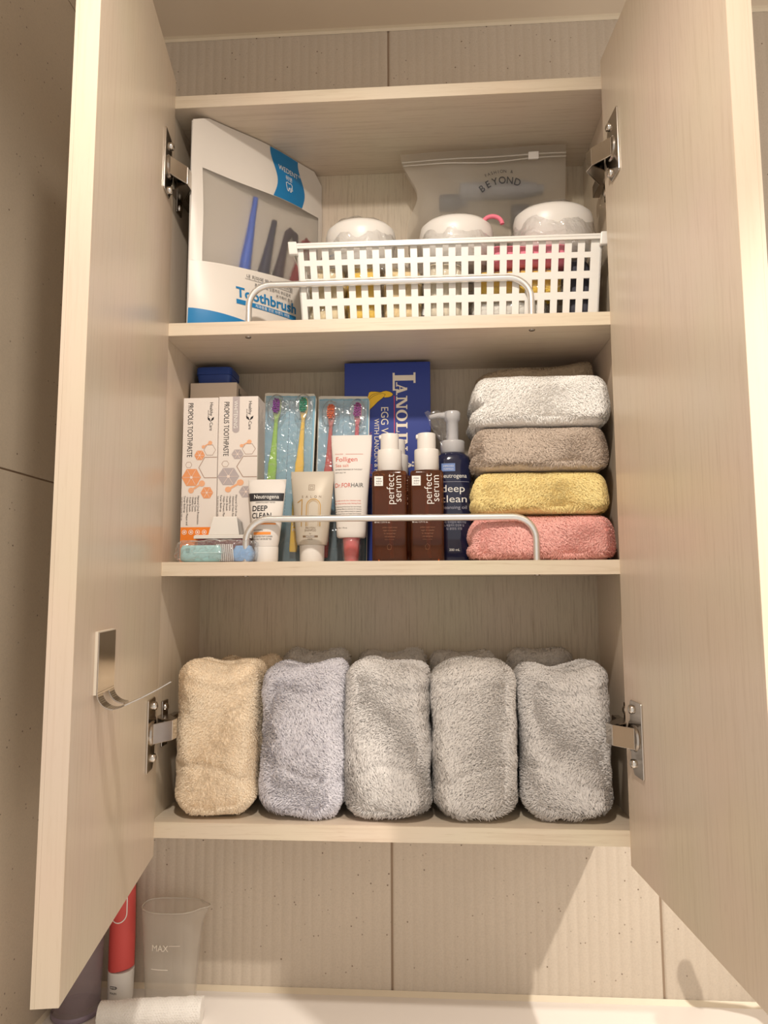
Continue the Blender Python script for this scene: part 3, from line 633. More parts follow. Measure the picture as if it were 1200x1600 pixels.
cloth_item('mesh_puff', 'pink mesh bath puff pressed against the upper right slots of the basket', 'bath puff', .500, .0240, zf+.076, .110, .034, .034, srgb(240, 140, 160), 8, False)
cloth_item('rolled_pouch', 'dark grey rolled pouch at the right end inside the basket', 'pouch', .568, .0265, zf, .034, .038, .085, srgb(66, 66, 76), 9, False)
# pink strap loop showing between the cups
lp = MB().tube([(.452+.014*math.cos(a), .050, .818+.012*math.sin(a)) for a in [PI*k/10 for k in range(11)]], .0032, 8).build('strap_loop', plain('pink_strap', srgb(226, 120, 140), .7))
tag(lp, 'pink cord loop poking up between the two right-hand cups', 'cord')

# frosted zip bag behind the basket
ZBG = .8225
zbx0, zbx1 = .3170, .5720
bag = thing('zip_bag', 'frosted zip bag printed with an arched word standing behind the basket', 'bag', (zbx0, .145, ZBG), (math.radians(14), 0, 0))
BWd, BH = .255, .150
def bagf(off):
    def f(u, v):
        t = u/BWd; s = v/BH; x = u+.022*math.exp(-((s-.60)/.22)**2)*(1-t)**3+.012*(1-s)*(1-t)
        b = .014*math.sin(PI*min(max(t, 0), 1))**.7*math.exp(-((s-.15)/.5)**2)+.0015*math.sin(t*11+s*5)
        zz = v*(1+.035*t)+.0*t
        return (x, -b*off-.0008*off if off > 0 else .020, zz)
    return f
M_bag = frosted('zip_bag_plastic', srgb(210, 202, 188), .30, rough=.34)
m = MB(); grid_patch(m, 0, BWd, lambda u: 0, lambda u: BH, bagf(1), 30, 20); m.build('front_sheet', M_bag, bag)
m = MB(); grid_patch(m, 0, BWd, lambda u: 0, lambda u: BH, bagf(-.15), 30, 20); m.build('back_sheet', M_bag, bag)
M_zip = plain('zip_track', srgb(222, 216, 204), .3, trans=.3)
for k, zz in ((0, BH-.012), (1, BH-.017)):
    MB().tube([Vector(bagf(1)(u, zz-(.003*math.exp(-((u-.13)/.05)**2) if k else 0)))+Vector((0, -.0008, 0)) for u in [BWd*i/24 for i in range(25)]], .0012, 8).build('zip_track', M_zip, bag)
q = bagf(1)(.205, BH-.0145); MB().box(q[0]-.008, q[0]+.008, q[1]-.0045, q[1]+.001, q[2]-.0055, q[2]+.0055).build('zip_slider', M_white, bag, bevel=.001)
m = MB(); f0 = bagf(1); cx_, cz_, Ra = .158, .040, .058
def arc(txt, R1, size, a0, a1, bold=0):
    for i, ch in enumerate(txt):
        if ch == ' ': continue
        a = a0+(a1-a0)*i/(len(txt)-1)
        def fn(u, v, a=a):
            x = cx_+ (R1+v)*math.sin(a)+u*math.cos(a); z = cz_+(R1+v)*math.cos(a)-u*math.sin(a); p = f0(x, z); return (p[0], p[1]-.0012, p[2])
        m.text(ch, fn, 0, 0, size, None, 'CENTER', bold=bold)
arc('BEYOND', Ra, .0150, math.radians(-36), math.radians(20), .0001); arc('FASHION &', Ra+.016, .0065, math.radians(-22), math.radians(10))
m.build('brand_print', M_black, bag)
M_tape = plain('dark_bottle', srgb(56, 60, 74), .3); M_pale = plain('pale_bottle', srgb(226, 216, 200), .35)
for (x, z, r_, l_, ax, mt, lab) in ((.395, .9020, .013, .034, 0, M_tape, 'dark round cap blurred at the left inside the frosted zip bag'), (.505, .877, .019, .030, 0, M_tape, 'dark bottle cap blurred low in the middle of the zip bag'),
                                   (.430, .8500, .020, .100, 0, M_pale, 'pale tube lying inside the frosted zip bag'), (.470, .9170, .014, .120, 0, plain('slate_tube', srgb(120, 124, 134), .4), 'slate grey tube lying high inside the zip bag')):
    t = thing('travel_bottle', lab, 'bottle', (x-l_/2, .1580-(z-.8225)*.25, z), group='travel bottles inside the frosted zip bag'); 
    MB().tube([(0,0,0), (.003,0,0), (l_*.8,0,0), (l_,0,0)], [r_*.8, r_, r_, r_*.7], 24).build('bottle_body', mt, t); MB().tube([(l_,0,0), (l_+.010,0,0)], r_*.55, 18).build('cap', mt, t)

# ------------------------------------------------------------ middle shelf
M_box = plain('carton_white', srgb(224, 215, 207), .45, var=.01); M_orange = plain('print_orange', srgb(224, 152, 104), .5, var=.08, scale=90)
M_pgrey = plain('print_grey', srgb(176, 166, 166), .5, var=.08, scale=90); M_ogrey = plain('print_line', srgb(160, 132, 116), .5); M_peach = plain('print_peach', srgb(228, 170, 130), .5)
M_oband = plain('print_orange_band', srgb(236, 132, 48), .45)
def toothpaste(x0, x1, white):
    t = thing('toothpaste_box', 'tall white toothpaste carton with grey hexagons and a whitening banner' if white else 'tall white toothpaste carton with orange hexagons nearest the left side panel', 'box', (x0, .050, Z2), group=None)
    W = x1-x0-.0006; H = .2375 if not white else .2385
    MB().box(0, W, 0, .046, 0, H).build('carton', M_box, t, bevel=.0008)
    K = .000942; ox, oy = (287, 622) if not white else (341.8, 622)
    X = lambda px: (px-ox)*K*(W/(.000942*54.6))+.0003; Z = lambda py: .5715-Z2-(py-oy)*.000935+ (.0008 if white else 0)
    yf = -.0003
    rot = lambda px, py: (lambda u, v: (X(px)+v, yf, Z(py)-u))
    pl = lambda u, v: (X(u), yf, Z(v)); pl2 = lambda u, v: (X(u), yf-.0002, Z(v)); dx = 0 if not white else 54.8
    m = MB(); m.text('PROPOLIS TOOTHPASTE', rot(294.4+dx, 630), 0, 0, .0108, .0785, bold=0)
    m.text('Healthy', rot(328.5+dx, 629.5), 0, 0, .0066, .0195); m.text('Care', rot(328.5+dx, 661), 0, 0, .0066, .0118)
    m.text('australia', rot(325.5+dx, 642), 0, 0, .0024, .0115)
    for a in (-1, 1):   # leaf mark
        m.poly([(330+dx, 660), (330+dx+a*4.5, 656.5), (330+dx+a*5, 652.5), (330+dx+a*1.5, 655)], pl)
    lines = ['Natural Oral Protection', '· Advanced Stain Removal' if white else '· Strong Teeth', '· Healthy Gums', '· Fresh Breath', '· Helps Prevent Plaque and', 'Tartar Build-up']
    for i, l in enumerate(lines):
        m.text(l, rot(312.2+dx-i*4.2, 774), 0, 0, .0039, (.0405 if i == 0 else .0016*len(l)))
    m.text('Low abrasion formula daily use', rot(287.6+dx, 776), 0, 0, .0028, .033)
    m.build('black_print', M_black, t)
    m = MB()
    hx = lambda cx, cy, r: [(cx+r*math.cos(PI/3*i), cy+r*math.sin(PI/3*i)) for i in range(6)]
    for cx, cy, r in ((314, 712, 8.3), (302, 746, 15), (326.5, 769.7, 9.8)): m.poly(hx(cx+dx, cy, r), pl)
    m.build('hexagon_print', M_pgrey if white else M_orange, t)
    m = MB()
    for cx, cy, r in ((314, 712, 8.3), (302, 746, 15), (326.5, 769.7, 9.8)):
        for i in range(3):
            a = PI/3*i; d = (math.cos(a), math.sin(a)); n = (-d[1]*.25, d[0]*.25)
            m.poly([(cx+dx-d[0]*r*.9+n[0], cy-d[1]*r*.9+n[1]), (cx+dx+d[0]*r*.9+n[0], cy+d[1]*r*.9+n[1]), (cx+dx+d[0]*r*.9-n[0], cy+d[1]*r*.9-n[1]), (cx+dx-d[0]*r*.9-n[0], cy-d[1]*r*.9-n[1])], pl2)
        m.poly(hx(cx+dx, cy, r*.16), pl2)
    m.build('hexagon_light', plain('print_pale', srgb(232, 214, 202), .5), t)
    m = MB()
    m.ring(hx(329.5+dx, 704, 9.4), pl, .6); m.ring(hx(297.4+dx, 726.6, 5.2), pl, .5)
    e = 341.2+dx
    for a, b in (((e, 715.2), (322+dx, 715.2)), ((322+dx, 715.2), (313.2+dx, 731)), ((313.2+dx, 731), (322+dx, 746.8)), ((322+dx, 746.8), (e, 746.8))):
        L = math.hypot(b[0]-a[0], b[1]-a[1]); n = (-(b[1]-a[1])/L*.45, (b[0]-a[0])/L*.45); m.poly([(a[0]+n[0], a[1]+n[1]), (b[0]+n[0], b[1]+n[1]), (b[0]-n[0], b[1]-n[1]), (a[0]-n[0], a[1]-n[1])], pl)
    m.build('hexagon_outline', M_ogrey, t)
    m = MB()
    for (cx, cy, r), (c2x, c2y, r2) in (((319.5, 699, 2.6), (330, 693, 3.2)), ((302, 766, 4.4), (318.5, 755.5, 4.8))):
        for (a, b, rr) in ((cx, cy, r), (c2x, c2y, r2)): m.poly([(a+dx+rr*math.cos(2*PI*k/14), b+rr*math.sin(2*PI*k/14)) for k in range(14)], pl)
        d = Vector((c2x-cx, c2y-cy)).normalized(); n = Vector((-d.y, d.x))*r*.35; m.poly([(cx+dx+n.x, cy+n.y), (c2x+dx+n.x, c2y+n.y), (c2x+dx-n.x, c2y-n.y), (cx+dx-n.x, cy-n.y)], pl)
    m.build('droplet_print', M_peach, t)
    if white:
        m = MB(); m.poly([(361, 622.6), (370.6, 622.6), (370.6, 674)]+[(365.8+4.8*math.cos(a), 674+4.8*math.sin(a)) for a in [PI*k/10 for k in range(11)]]+[(361, 674)], pl); m.build('banner', M_pgrey, t)
        m = MB(); m.text('WHITENING', lambda u, v: (X(362.9)+v, yf-.0003, Z(629)-u), 0, 0, .0077, .0400); m.build('banner_print', M_whiteink, t)
    else:
        m = MB(); m.poly([(287.3, 822), (341.3, 822), (341.3, 877), (287.3, 877)], pl); m.build('orange_band', M_oband, t)
        m = MB()
        for px in (293.3, 303.4, 313.7, 324): m.ring([(px+3.6*math.cos(2*PI*k/16), 829.6+3.6*math.sin(2*PI*k/16)) for k in range(16)], pl2, .8); m.poly([(px+1.5*math.cos(2*PI*k/10), 829.6+1.5*math.sin(2*PI*k/10)) for k in range(10)], pl2)
        m.build('badge_print', M_whiteink, t)
    # printed side face on the right-hand side
    if white:
        m = MB()
        for i in range(9): m.rect(.006+i*.004, .0075+i*.004, .06, .225-(i*37 % 5)*.006, lambda u, v: (W+.0003, u, v))
        m.build('side_print', M_pgrey, t)
    return t
toothpaste(.0057, .0573, False); toothpaste(.0575, .1152, True)
t = thing('plain_carton', 'plain cream carton standing behind the two toothpaste cartons', 'box', (-.0025, .100, Z2))
MB().box(0, .0715, 0, .070, 0, .2745).build('carton', plain('carton_cream', srgb(216, 202, 186), .6), t, bevel=.001)
m = MB(); m.rect(.012, .016, .20, .268, lambda u, v: (.0718, u, v)); m.rect(.020, .024, .22, .262, lambda u, v: (.0718, u, v)); m.build('side_print', M_black, t)
t = thing('blue_case', 'small navy blue lidded case on top of the cream carton', 'case', (-.0010, .108, Z2+.2745))
M_navy = plain('case_blue', srgb(44, 74, 150), .38)
MB().loft([(.0002, .0245, .0215, 8), (.010, .0265, .024, 8), (.0165, .0270, .0250, 8)], 48, cx=.030, cy=.030).build('case_body', M_navy, t, bevel=.0005)
MB().loft([(.0168, .0280, .0262, 8), (.0270, .0280, .0262, 8), (.0285, .0270, .0252, 8)], 48, cx=.030, cy=.030).build('lid', M_navy, t)

# wrapped travel case and white stand in front of the cartons
t = thing('wrapped_travel_case', 'pale aqua travel case in clear film at the left front of the middle shelf', 'case', (.012, .001, Z2))
m = MB(); m.loft([(.0006, .026, .0100, 6), (.004, .0285, .0125, 6), (.018, .0285, .0125, 6), (.0225, .0262, .0105, 6)], 48, cx=.0385, cy=.014); m.build('case_shell', plain('aqua', srgb(178, 222, 224), .25, trans=.15), t)
m = MB(); m.loft([(.0118, .0205, .0128, 8), (.0128, .0205, .0128, 8)], 40, cx=.0475, cy=.0138); m.build('case_seam', plain('aqua_light', srgb(206, 236, 236), .25), t)
m = MB().box(.0195, .0245, .0008, .003, .0130, .0180); m.build('vent', plain('aqua_dark', srgb(138, 172, 172), .4), t)
m = MB()
for i in range(9): m.tube([(.060+i*.0026, .006, .024), (.062+i*.0026, .006, .001)], .0011, 6)
o = m.build('ribbed_sleeve', plain('rib_white', srgb(236, 234, 232), .25, trans=.3), t); o['kind'] = 'stuff'
m = MB(); m.loft([(.001, .012, .009, 4), (.012, .015, .011, 4), (.022, .010, .008, 4)], 32, cx=.094, cy=.016); m.build('blue_cap', plain('sky_blue', srgb(134, 176, 222), .25), t)
V, Fq = cloth_body(.112, .034, .030, (.012, .010, .010), (30, 10, 12), None, 51, .005); V[:, 0] += .0585; V[:, 1] -= .002
V += rng.normal(0, .0006, V.shape); V[:, 0] = np.where(V[:, 0] < .003, .003, V[:, 0]); V[:, 2] = np.maximum(V[:, 2], .0003)
mesh_np('film_wrap', V, Fq, M_film2, t, False)
t = thing('maroon_box', 'small maroon box mostly hidden under the white plastic stand', 'box', (.036, .036, Z2)); MB().box(0, .074, 0, .013, .0002, .0325).build('carton', plain('maroon', srgb(110, 36, 46), .45), t, bevel=.0008)
t = thing('white_stand', 'small white plastic stand with a wide base lying in front of the toothpaste cartons', 'stand', (.030, .0355, Z2+.0328))
MB().prism([(0,.0005),(.082,.0005),(.082,.004),(.080,.0058),(.002,.0058),(0,.004)], lambda a, b, d: (a, d, b), 0, .0135).build('base_plate', M_white, t, bevel=.0006)
MB().hexa([(.020,.0012,.0058),(.064,.0012,.0058),(.064,.0125,.0058),(.020,.0125,.0058)], [(.0265,.002,.0315),(.060,.002,.0315),(.060,.0125,.0315),(.0265,.0125,.0315)]).build('body', M_white, t, bevel=.001)
MB().hexa([(.0645,.0015,.0060),(.0690,.0015,.0060),(.0690,.0120,.0060),(.0645,.0120,.0060)], [(.0605,.0025,.0290),(.0655,.0025,.0240),(.0655,.012,.0240),(.0605,.012,.0290)]).build('grey_side', plain('stand_grey', srgb(150, 146, 142), .4), t, bevel=.0006)

# blister cards with two toothbrushes each
M_cblue = plain('card_light_blue', srgb(138, 186, 210), .45, var=.04); M_cback = plain('card_back', srgb(224, 220, 208), .6); M_cteal = plain('card_teal', srgb(64, 104, 116), .45)
M_blis = film('blister_plastic', opac=.07, gloss=.30)
def blister(x, y, rot, W, H, brushes, lab, low):
    t = thing('brush_card', lab, 'blister pack', (x, y, Z2), (math.radians(-3), math.radians(rot), 0))
    MB().prism([(0,0),(W,0),(W,H-.008),(W-.004,H),(.004,H+.001),(0,H)], lambda a, b, d: (a, d, b), .0030, .0040).build('backing', M_cback, t)
    m = MB(); n = 12
    for i in range(n):    # pleated blue front card
        a0, a1 = .0015+(W-.003)*i/n, .0015+(W-.003)*(i+1)/n; d0 = .0015 if i % 2 else .0026
        m.box(a0, a1, d0, .0029, low, H-.004)
    m.build('front_card', M_cblue, t); MB().box(.0015, W-.0015, .0016, .0028, 0, low-.0003).build('lower_card', M_cteal, t)
    m = MB(); nd = 34
    for i in range(nd): z = low+.004+(H-low-.012)*i/nd; m.box(W*.49, W*.49+.0005, .0011, .0014, z, z+(H-low)/nd*.55)
    o = m.build('perforation', plain('perforation', srgb(70, 96, 116), .6), t); o['kind'] = 'stuff'
    m = MB(); m.loft([(.004, W*.47, .0005, 9), (H-.010, W*.47, .0005, 9)], 40, cx=W/2, cy=-.010); m.build('blister_face', M_blis, t)
    for (bx, zt, col, bcol, lb, tilt) in brushes:
        cb = (bx+tilt*.80*1.0, zt-.016)
        rs = []
        for (k, s_) in ((0, 1.0), (.6, .96), (1, .8)):
            rs.append([(cb[0]+.0135*s_*math.cos(2*PI*i/36), -.0015-.0115*k, cb[1]+.023*s_*math.copysign(abs(math.sin(2*PI*i/36))**.8, math.sin(2*PI*i/36))) for i in range(36)])
        MB().rings(rs, False, True).build('blister_dome', M_blis, t)
    for (bx, zt, col, bcol, lb, tilt) in brushes:
        mt = plain(lb.split()[0]+'_handle', col, .25, var=.03); mb_ = plain(lb.split()[0]+'_bristle', bcol, .5, var=.1, scale=300)
        L = .232; z0 = zt-L
        # the brush lies inside the pack: a thing of its own
        loc = Vector((x, y, Z2))+Matrix.Rotation(math.radians(rot), 3, 'Y') @ (Matrix.Rotation(math.radians(-3), 3, 'X') @ Vector((bx, -.0055, z0)))
        b = thing('toothbrush', lb, 'toothbrush', loc, (math.radians(-3), math.radians(rot), 0))
        sh = lambda z: tilt*(z/L)
        m = MB(); rs = []
        for (z, a, d, e) in ((.0005, .0050, .0028, 5), (.004, .0058, .0034, 5), (.115, .0062, .0036, 5), (.132, .0064, .0038, 5), (.136, .0056, .0036, 4), (.160, .0040, .0034, 3), (.190, .0029, .0028, 2.5), (.200, .0029, .0026, 2.5), (.206, .0044, .0022, 3), (.212, .0056, .0022, 3.5), (.226, .0058, .0022, 3), (.231, .0042, .0020, 2.5), (.2325, .0016, .0012, 2)):
            rs.append([(sh(z)+a*math.copysign(abs(math.cos(2*PI*i/28))**(2/e), math.cos(2*PI*i/28)), d*math.copysign(abs(math.sin(2*PI*i/28))**(2/e), math.sin(2*PI*i/28)), z) for i in range(28)])
        m.rings(rs); m.build('handle', mt, b)
        m = MB()
        for r_ in range(8):
            for c_ in range(5):
                if abs(c_-2) == 2 and r_ in (0, 7): continue
                zz = .2085+r_*.0028; xx = sh(zz)+(c_-2)*.0022; dd = rng.normal(0, .0003, 2)
                m.tube([(xx, -.001, zz), (xx+dd[0]-.0004, -.0085, zz+.0016+dd[1])], [.00075, .00095], 6)
        o = m.build('bristles', mb_, b); o['kind'] = 'stuff'
        if 'yellow' in lb:
            m = MB(); m.text('DLE', lambda u, v: (sh(.03)-.0028+v, -.0041, .046-u), 0, 0, .0068, .015, bold=0); m.text('OF', lambda u, v: (sh(.06)-.0028+v, -.0041, .082-u), 0, 0, .0068, .010, bold=0); m.build('handle_print', M_whiteink, b)
blister(.1035, .092, 1.6, .0790, .2590, [(.0155, .2480, srgb(150, 204, 30), srgb(132, 62, 150), 'lime green toothbrush with purple bristles in the left blister card', .0065), (.0560, .2495, srgb(250, 204, 10), srgb(20, 140, 106), 'yellow toothbrush with green bristles in the left blister card', .0065)], 'light blue blister card holding the lime green and the yellow toothbrush', .062)
blister(.1870, .104, 0.8, .0785, .2555, [(.0160, .2400, srgb(206, 52, 46), srgb(214, 96, 40), 'red toothbrush with orange bristles in the right blister card', .0060), (.0560, .2420, srgb(214, 44, 84), srgb(146, 48, 140), 'crimson toothbrush with violet bristles in the right blister card', .0060)], 'light blue blister card holding the red and the crimson toothbrush, right of the other card', .062)

# tall blue soap carton
M_roy = plain('carton_royal_blue', srgb(38, 58, 140), .42, var=.02); M_cream_ink = plain('print_cream', srgb(232, 222, 204), .5); M_yel = plain('print_yellow', srgb(236, 192, 46), .5)
t = thing('soap_carton', 'tall royal blue soap carton with cream sideways lettering at the back of the middle shelf', 'box', (.2300, .122, Z2))
MB().box(0, .1310, 0, .050, 0, .3070).build('carton', M_roy, t, bevel=.0008)
KX, KZ = .000978, .000990
pl = lambda u, v: ((u-538)*KX, -.0003, .3070-(v-567)*KZ)
pl2 = lambda u, v: ((u-538)*KX, -.0005, .3070-(v-567)*KZ)
m = MB()
def glyph(ch, x0, y0, cap, wd, th=3.6, tn=1.5, sf=1.4):
    """sideways serif capital: baseline on the left at x0, top to the right, reading down from y0 (all in print units)"""
    g = lambda a, b: pl(x0+b*cap, y0+a*wd); Q = lambda *p: m.poly(p, g)
    T, t_, s_, h = th/wd, tn/wd, sf/cap, .34*th/wd+.10
    def stem(a, b0=0, b1=1, w=T): Q((a-w/2, b0), (a+w/2, b0), (a+w/2, b1), (a-w/2, b1))
    def serif(a, b, w=T): lo, hi = (b, b+s_) if b < .5 else (b-s_, b); Q((a-w/2-h*.7, lo), (a+w/2+h*.7, lo), (a+w/2+h*.7, hi), (a-w/2-h*.7, hi))
    if ch == 'L': stem(.30); serif(.30, 1); serif(.30, 0); Q((.3, 0), (.98, 0), (.98, s_), (.3, s_)); Q((.90, 0), (.98, 0), (.98, .30), (.90, .22))
    if ch == 'I': stem(.5); serif(.5, 0); serif(.5, 1)
    if ch == 'A': Q((.12, 0), (.12+t_, 0), (.5+t_*.5, 1), (.5-t_*.5, 1)); Q((.84-T, 0), (.84+.02, 0), (.52+T*.3, 1), (.5-T*.5, 1)); Q((.26, .30), (.70, .30), (.70, .30+s_*.8), (.26, .30+s_*.8)); serif(.14, 0, t_); serif(.84-T*.4, 0)
    if ch == 'N': stem(.16, w=t_*1.2); stem(.86, w=t_*1.2); Q((.12, 1), (.12+T, 1), (.90, 0), (.90-T, 0)); serif(.16, 0, t_); serif(.14, 1, T*.6); serif(.86, 1, t_)
    if ch == 'O':
        n = 28; outer = [(.5+.5*math.cos(2*PI*i/n), .5+.52*math.sin(2*PI*i/n)) for i in range(n)]; inner = [(.5+(.5-T*.95)*math.cos(2*PI*i/n), .5+(.52-s_*.9)*math.sin(2*PI*i/n)) for i in range(n)]
        m.add([g(*p) for p in outer]+[g(*p) for p in inner], [(i, (i+1) % n, n+(i+1) % n, n+i) for i in range(n)])
glyph('L', 613.5, 583.5, 35.5, 29, th=8.5, tn=2.5, sf=3.2)
for ch, y0, wd in (('A', 599.5, 20), ('N', 621.5, 19), ('O', 642, 18), ('L', 662, 15), ('I', 678, 8), ('N', 687, 18)): glyph(ch, 618.8, y0, 17.2, wd, th=4.6, tn=2.0, sf=1.7)
glyph('A', 631.5, 719, 10.5, 18, th=4.2, tn=1.8, sf=1.6)
for yy in (724, 729): m.poly([(644+1.6*math.cos(2*PI*k/12), yy+1.6*math.sin(2*PI*k/12)) for k in range(12)], pl)
rotp = lambda px, py: (lambda u, v: ((px-538)*KX+v, -.0003, .3070-(py-567)*KZ-u))
m.text('EGG WHITE SOAP', rotp(595.4, 636.5), 0, 0, .0158, .118); m.text('WITH LANOLIN & ROSE WATER', rotp(584.8, 655.5), 0, 0, .0103, .133)
m.build('title_print', M_cream_ink, t)
m = MB(); m.poly([(615.3, 620), (616.4, 620), (616.4, 790), (615.3, 790)], pl); m.build('red_line', plain('print_red', srgb(214, 70, 80), .5), t)
m = MB(); m.text('VICTORIA – FINLAND', rotp(576.4, 676), 0, 0, .0068, .085); m.build('maker_print', plain('print_mauve', srgb(150, 84, 120), .5), t)
hair = [(350,405),(372,396),(420,396),(490,405),(520,394),(548,390),(590,400),(618,416),(630,435),(612,456),(575,468),(540,470),(518,462),(500,480),(450,520),(420,548),(390,580),(358,612),(340,618),(330,560),(332,470)]
m = MB(); m.poly([(530+a/7.5, 560+b/7.5) for a, b in hair], pl); m.build('yellow_shape', M_yel, t)
m = MB()
for seq in ([(350,405),(372,396),(420,396),(490,405),(520,394),(548,390),(590,400),(618,416),(630,435),(612,456),(575,468),(540,470)], [(350,490),(400,450),(460,425),(510,420),(540,432),(520,465),(450,520),(390,580),(355,612)], [(350,470),(380,435),(430,418),(490,405)]):
    for i in range(len(seq)-1):
        a, b = Vector((530+seq[i][0]/7.5, 560+seq[i][1]/7.5)), Vector((530+seq[i+1][0]/7.5, 560+seq[i+1][1]/7.5)); d = (b-a).normalized(); n = Vector((-d.y, d.x))*.22
        m.poly([tuple(a+n), tuple(b+n), tuple(b-n), tuple(a-n)], pl2)
m.build('outline_print', M_black, t)

# tubes standing on their caps
def interp(secs, z):
    if z <= secs[0][0]: return secs[0]
    for a, b in zip(secs, secs[1:]):
        if z <= b[0]: k = (z-a[0])/(b[0]-a[0]); return tuple(a[i]+(b[i]-a[i])*k for i in range(len(a)))
    return secs[-1]
def tube_surf(secs, off=.0003):
    def f(u, v):
        z, a, b, e = interp(secs, v); q = min(abs(u)/a, .995); return (u, -b*(1-q**e)**(1/e)-off, v)
    return f
def tube_thing(name, lab, cx, y, secs, capprof, mbody, mcap, crimp, cat='tube', capn=40, capd=1.0):
    t = thing(name, lab, cat, (cx, y, Z2)); MB().loft(secs, 56).build('tube_body', mbody, t)
    MB().lathe(capprof, 0, 0, capn, 1, capd).build('cap', mcap, t)
    z0, z1, hw = crimp; m = MB()
    for k in range(7): zz = z0+(z1-z0)*k/7; m.box(-hw, hw, -.0011, .0011, zz, zz+(z1-z0)/7*.62)
    m.build('crimp_seal', mbody, t); return t
M_tubew = plain('tube_white', srgb(226, 220, 213), .30, var=.01); M_ink2 = plain('ink_dark_band', srgb(48, 47, 50), .4); M_inko = plain('ink_orange', srgb(240, 150, 70), .5)
s_ = [(.0215, .0160, .0150, 2.0), (.030, .0178, .0160, 2.0), (.060, .0215, .0130, 2.0), (.090, .0245, .0070, 2.0), (.106, .0262, .0024, 2.2), (.1145, .0267, .0011, 3)]
t = tube_thing('cleanser_tube', 'small white cleanser tube with a dark brand band standing left behind the guard rail', .1335, .032, s_, [(.0158, .0003), (.0163, .004), (.0166, .020), (.0163, .0212)], M_tubew, M_white, (.1075, .1143, .0262))
f = tube_surf(s_)
m = MB(); grid_patch(m, -.0245, .0245, lambda u: .0838, lambda u: .0950, lambda u, v: tube_surf(s_, .0004)(u*min(1, interp(s_, v)[1]/.0247*.99), v), 18, 3); m.build('brand_band', M_ink2, t)
m = MB(); m.text('Neutrogena', tube_surf(s_, .0008), .0005, .0872, .0078, .0345, 'CENTER', bold=0); m.build('brand_print', M_whiteink, t)
m = MB(); m.text('DEEP', f, -.0190, .0700, .0104, .0215, bold=.00018); m.text('CLEAN', f, -.0190, .0600, .0104, .0275, bold=.00018); m.text('DERMATOLOGIST TESTED', f, -.0140, .0808, .0026, .027); m.text('BLACKHEADS &', f, -.0160, .0425, .0028, .014); m.text('OIL CONTROL FOAM CLEANSER', f, -.0160, .0335, .0030, .027); m.text('FOR DAILY USE 50% BETTER', f, -.0160, .0300, .0030, .026); m.text('80g', f, -.0150, .0240, .0025); m.build('black_print', M_black, t)
m = MB(); m.rect(-.0160, .0090, .0370, .0408, f, 10); m.rect(-.018, .015, .0510, .0530, f, 10); m.build('orange_print', M_inko, t)
M_tubes = plain('tube_pearl', srgb(198, 188, 172), .28, metal=.15, var=.01); M_gold = plain('ink_gold', srgb(196, 158, 96), .3, metal=.5); M_brown = plain('ink_brown', srgb(120, 96, 72), .5)
s_ = [(.0245, .0205, .0165, 2.2), (.030, .0222, .0172, 2.2), (.060, .0252, .0150, 2.2), (.100, .0290, .0085, 2.2), (.118, .0305, .0028, 2.4), (.1290, .0308, .0012, 4)]
t = tube_thing('shampoo_tube', 'pearl beige shampoo tube with a large gold number standing between the two white tubes', .1925, .058, s_, [(.0166, .0003), (.0170, .004), (.0176, .0235), (.0172, .0243)], M_tubes, M_white, (.1195, .1286, .0304))
f = tube_surf(s_)
m = MB()
m.stroke([(-.0195, .0838), (-.0130, .0885), (-.0130, .0500)], f, .0014)
m.stroke([(-.0062, .0500)]+[(.0034+.0096*math.cos(PI-PI*k/16), .0788+.0100*math.sin(PI-PI*k/16)) for k in range(17)]+[(.0130, .0500)], f, .0013)
m.stroke([(-.0038, .0500)]+[(.0034+.0072*math.cos(PI-PI*k/16), .0788+.0076*math.sin(PI-PI*k/16)) for k in range(17)]+[(.0106, .0500)], f, .0005)
m.build('number_print', M_gold, t)
m = MB()
for i, ch in enumerate('SALON'): m.text(ch, f, -.0125+i*.0062, .0905, .0046, None, 'CENTER')
m.ring([(-.0042,.1015),(.0042,.1015),(.0042,.1095),(-.0042,.1095)], f, .0007); m.ring([(-.0022,.1035),(.0022,.1035),(.0022,.1075),(-.0022,.1075)], f, .0006)
m.text('PROTEIN', f, 0, .0462, .0040, .0135, 'CENTER'); m.text('SHAMPOO', f, 0, .0428, .0040, .0160, 'CENTER'); m.text('for', f, 0, .0390, .0028, None, 'CENTER'); m.text('HAIR', f, 0, .0312, .0028, .007, 'CENTER'); m.build('brown_print', M_brown, t)
m = MB(); m.rect(-.0105, .0105, .0345, .0372, f, 8); m.build('bar_print', M_brown, t); m = MB(); m.text('DAMAGED', tube_surf(s_, .0006), 0, .0349, .0028, .012, 'CENTER'); m.build('bar_text', M_whiteink, t)
s_ = [(.0345, .0185, .0150, 2.6), (.0365, .0205, .0165, 2.6), (.044, .0210, .0168, 2.4), (.090, .0235, .0125, 2.2), (.140, .0270, .0060, 2.2), (.168, .0288, .0022, 2.4), (.1815, .0292, .0011, 4)]
t = tube_thing('scalp_tube', 'tall white scalp-care tube with red print and a clear-covered red cap', .2475, .063, s_, [(.0095, .0008), (.0098, .004), (.0118, .030), (.0120, .0345)], M_tubew, plain('cap_red', srgb(214, 74, 74), .3), (.172, .1812, .0288))
f = tube_surf(s_)
MB().lathe([(.0122, .0002), (.0125, .003), (.0140, .0335), (.0138, .0343)], 0, 0, 36).build('clear_cover', M_film, t)
M_red = plain('ink_red', srgb(206, 74, 52), .5)
m = MB(); m.text('Folligen', f, -.0225, .1430, .0096, .0305, bold=0); m.text('Dr.FOR', f, -.0230, .1055, .0088, .0225, bold=0); m.text('ACV SALT SCRUB', f, -.023, .1532, .0022, .011); m.rect(-.0080, .0170, .1535, .1539, f, 10)
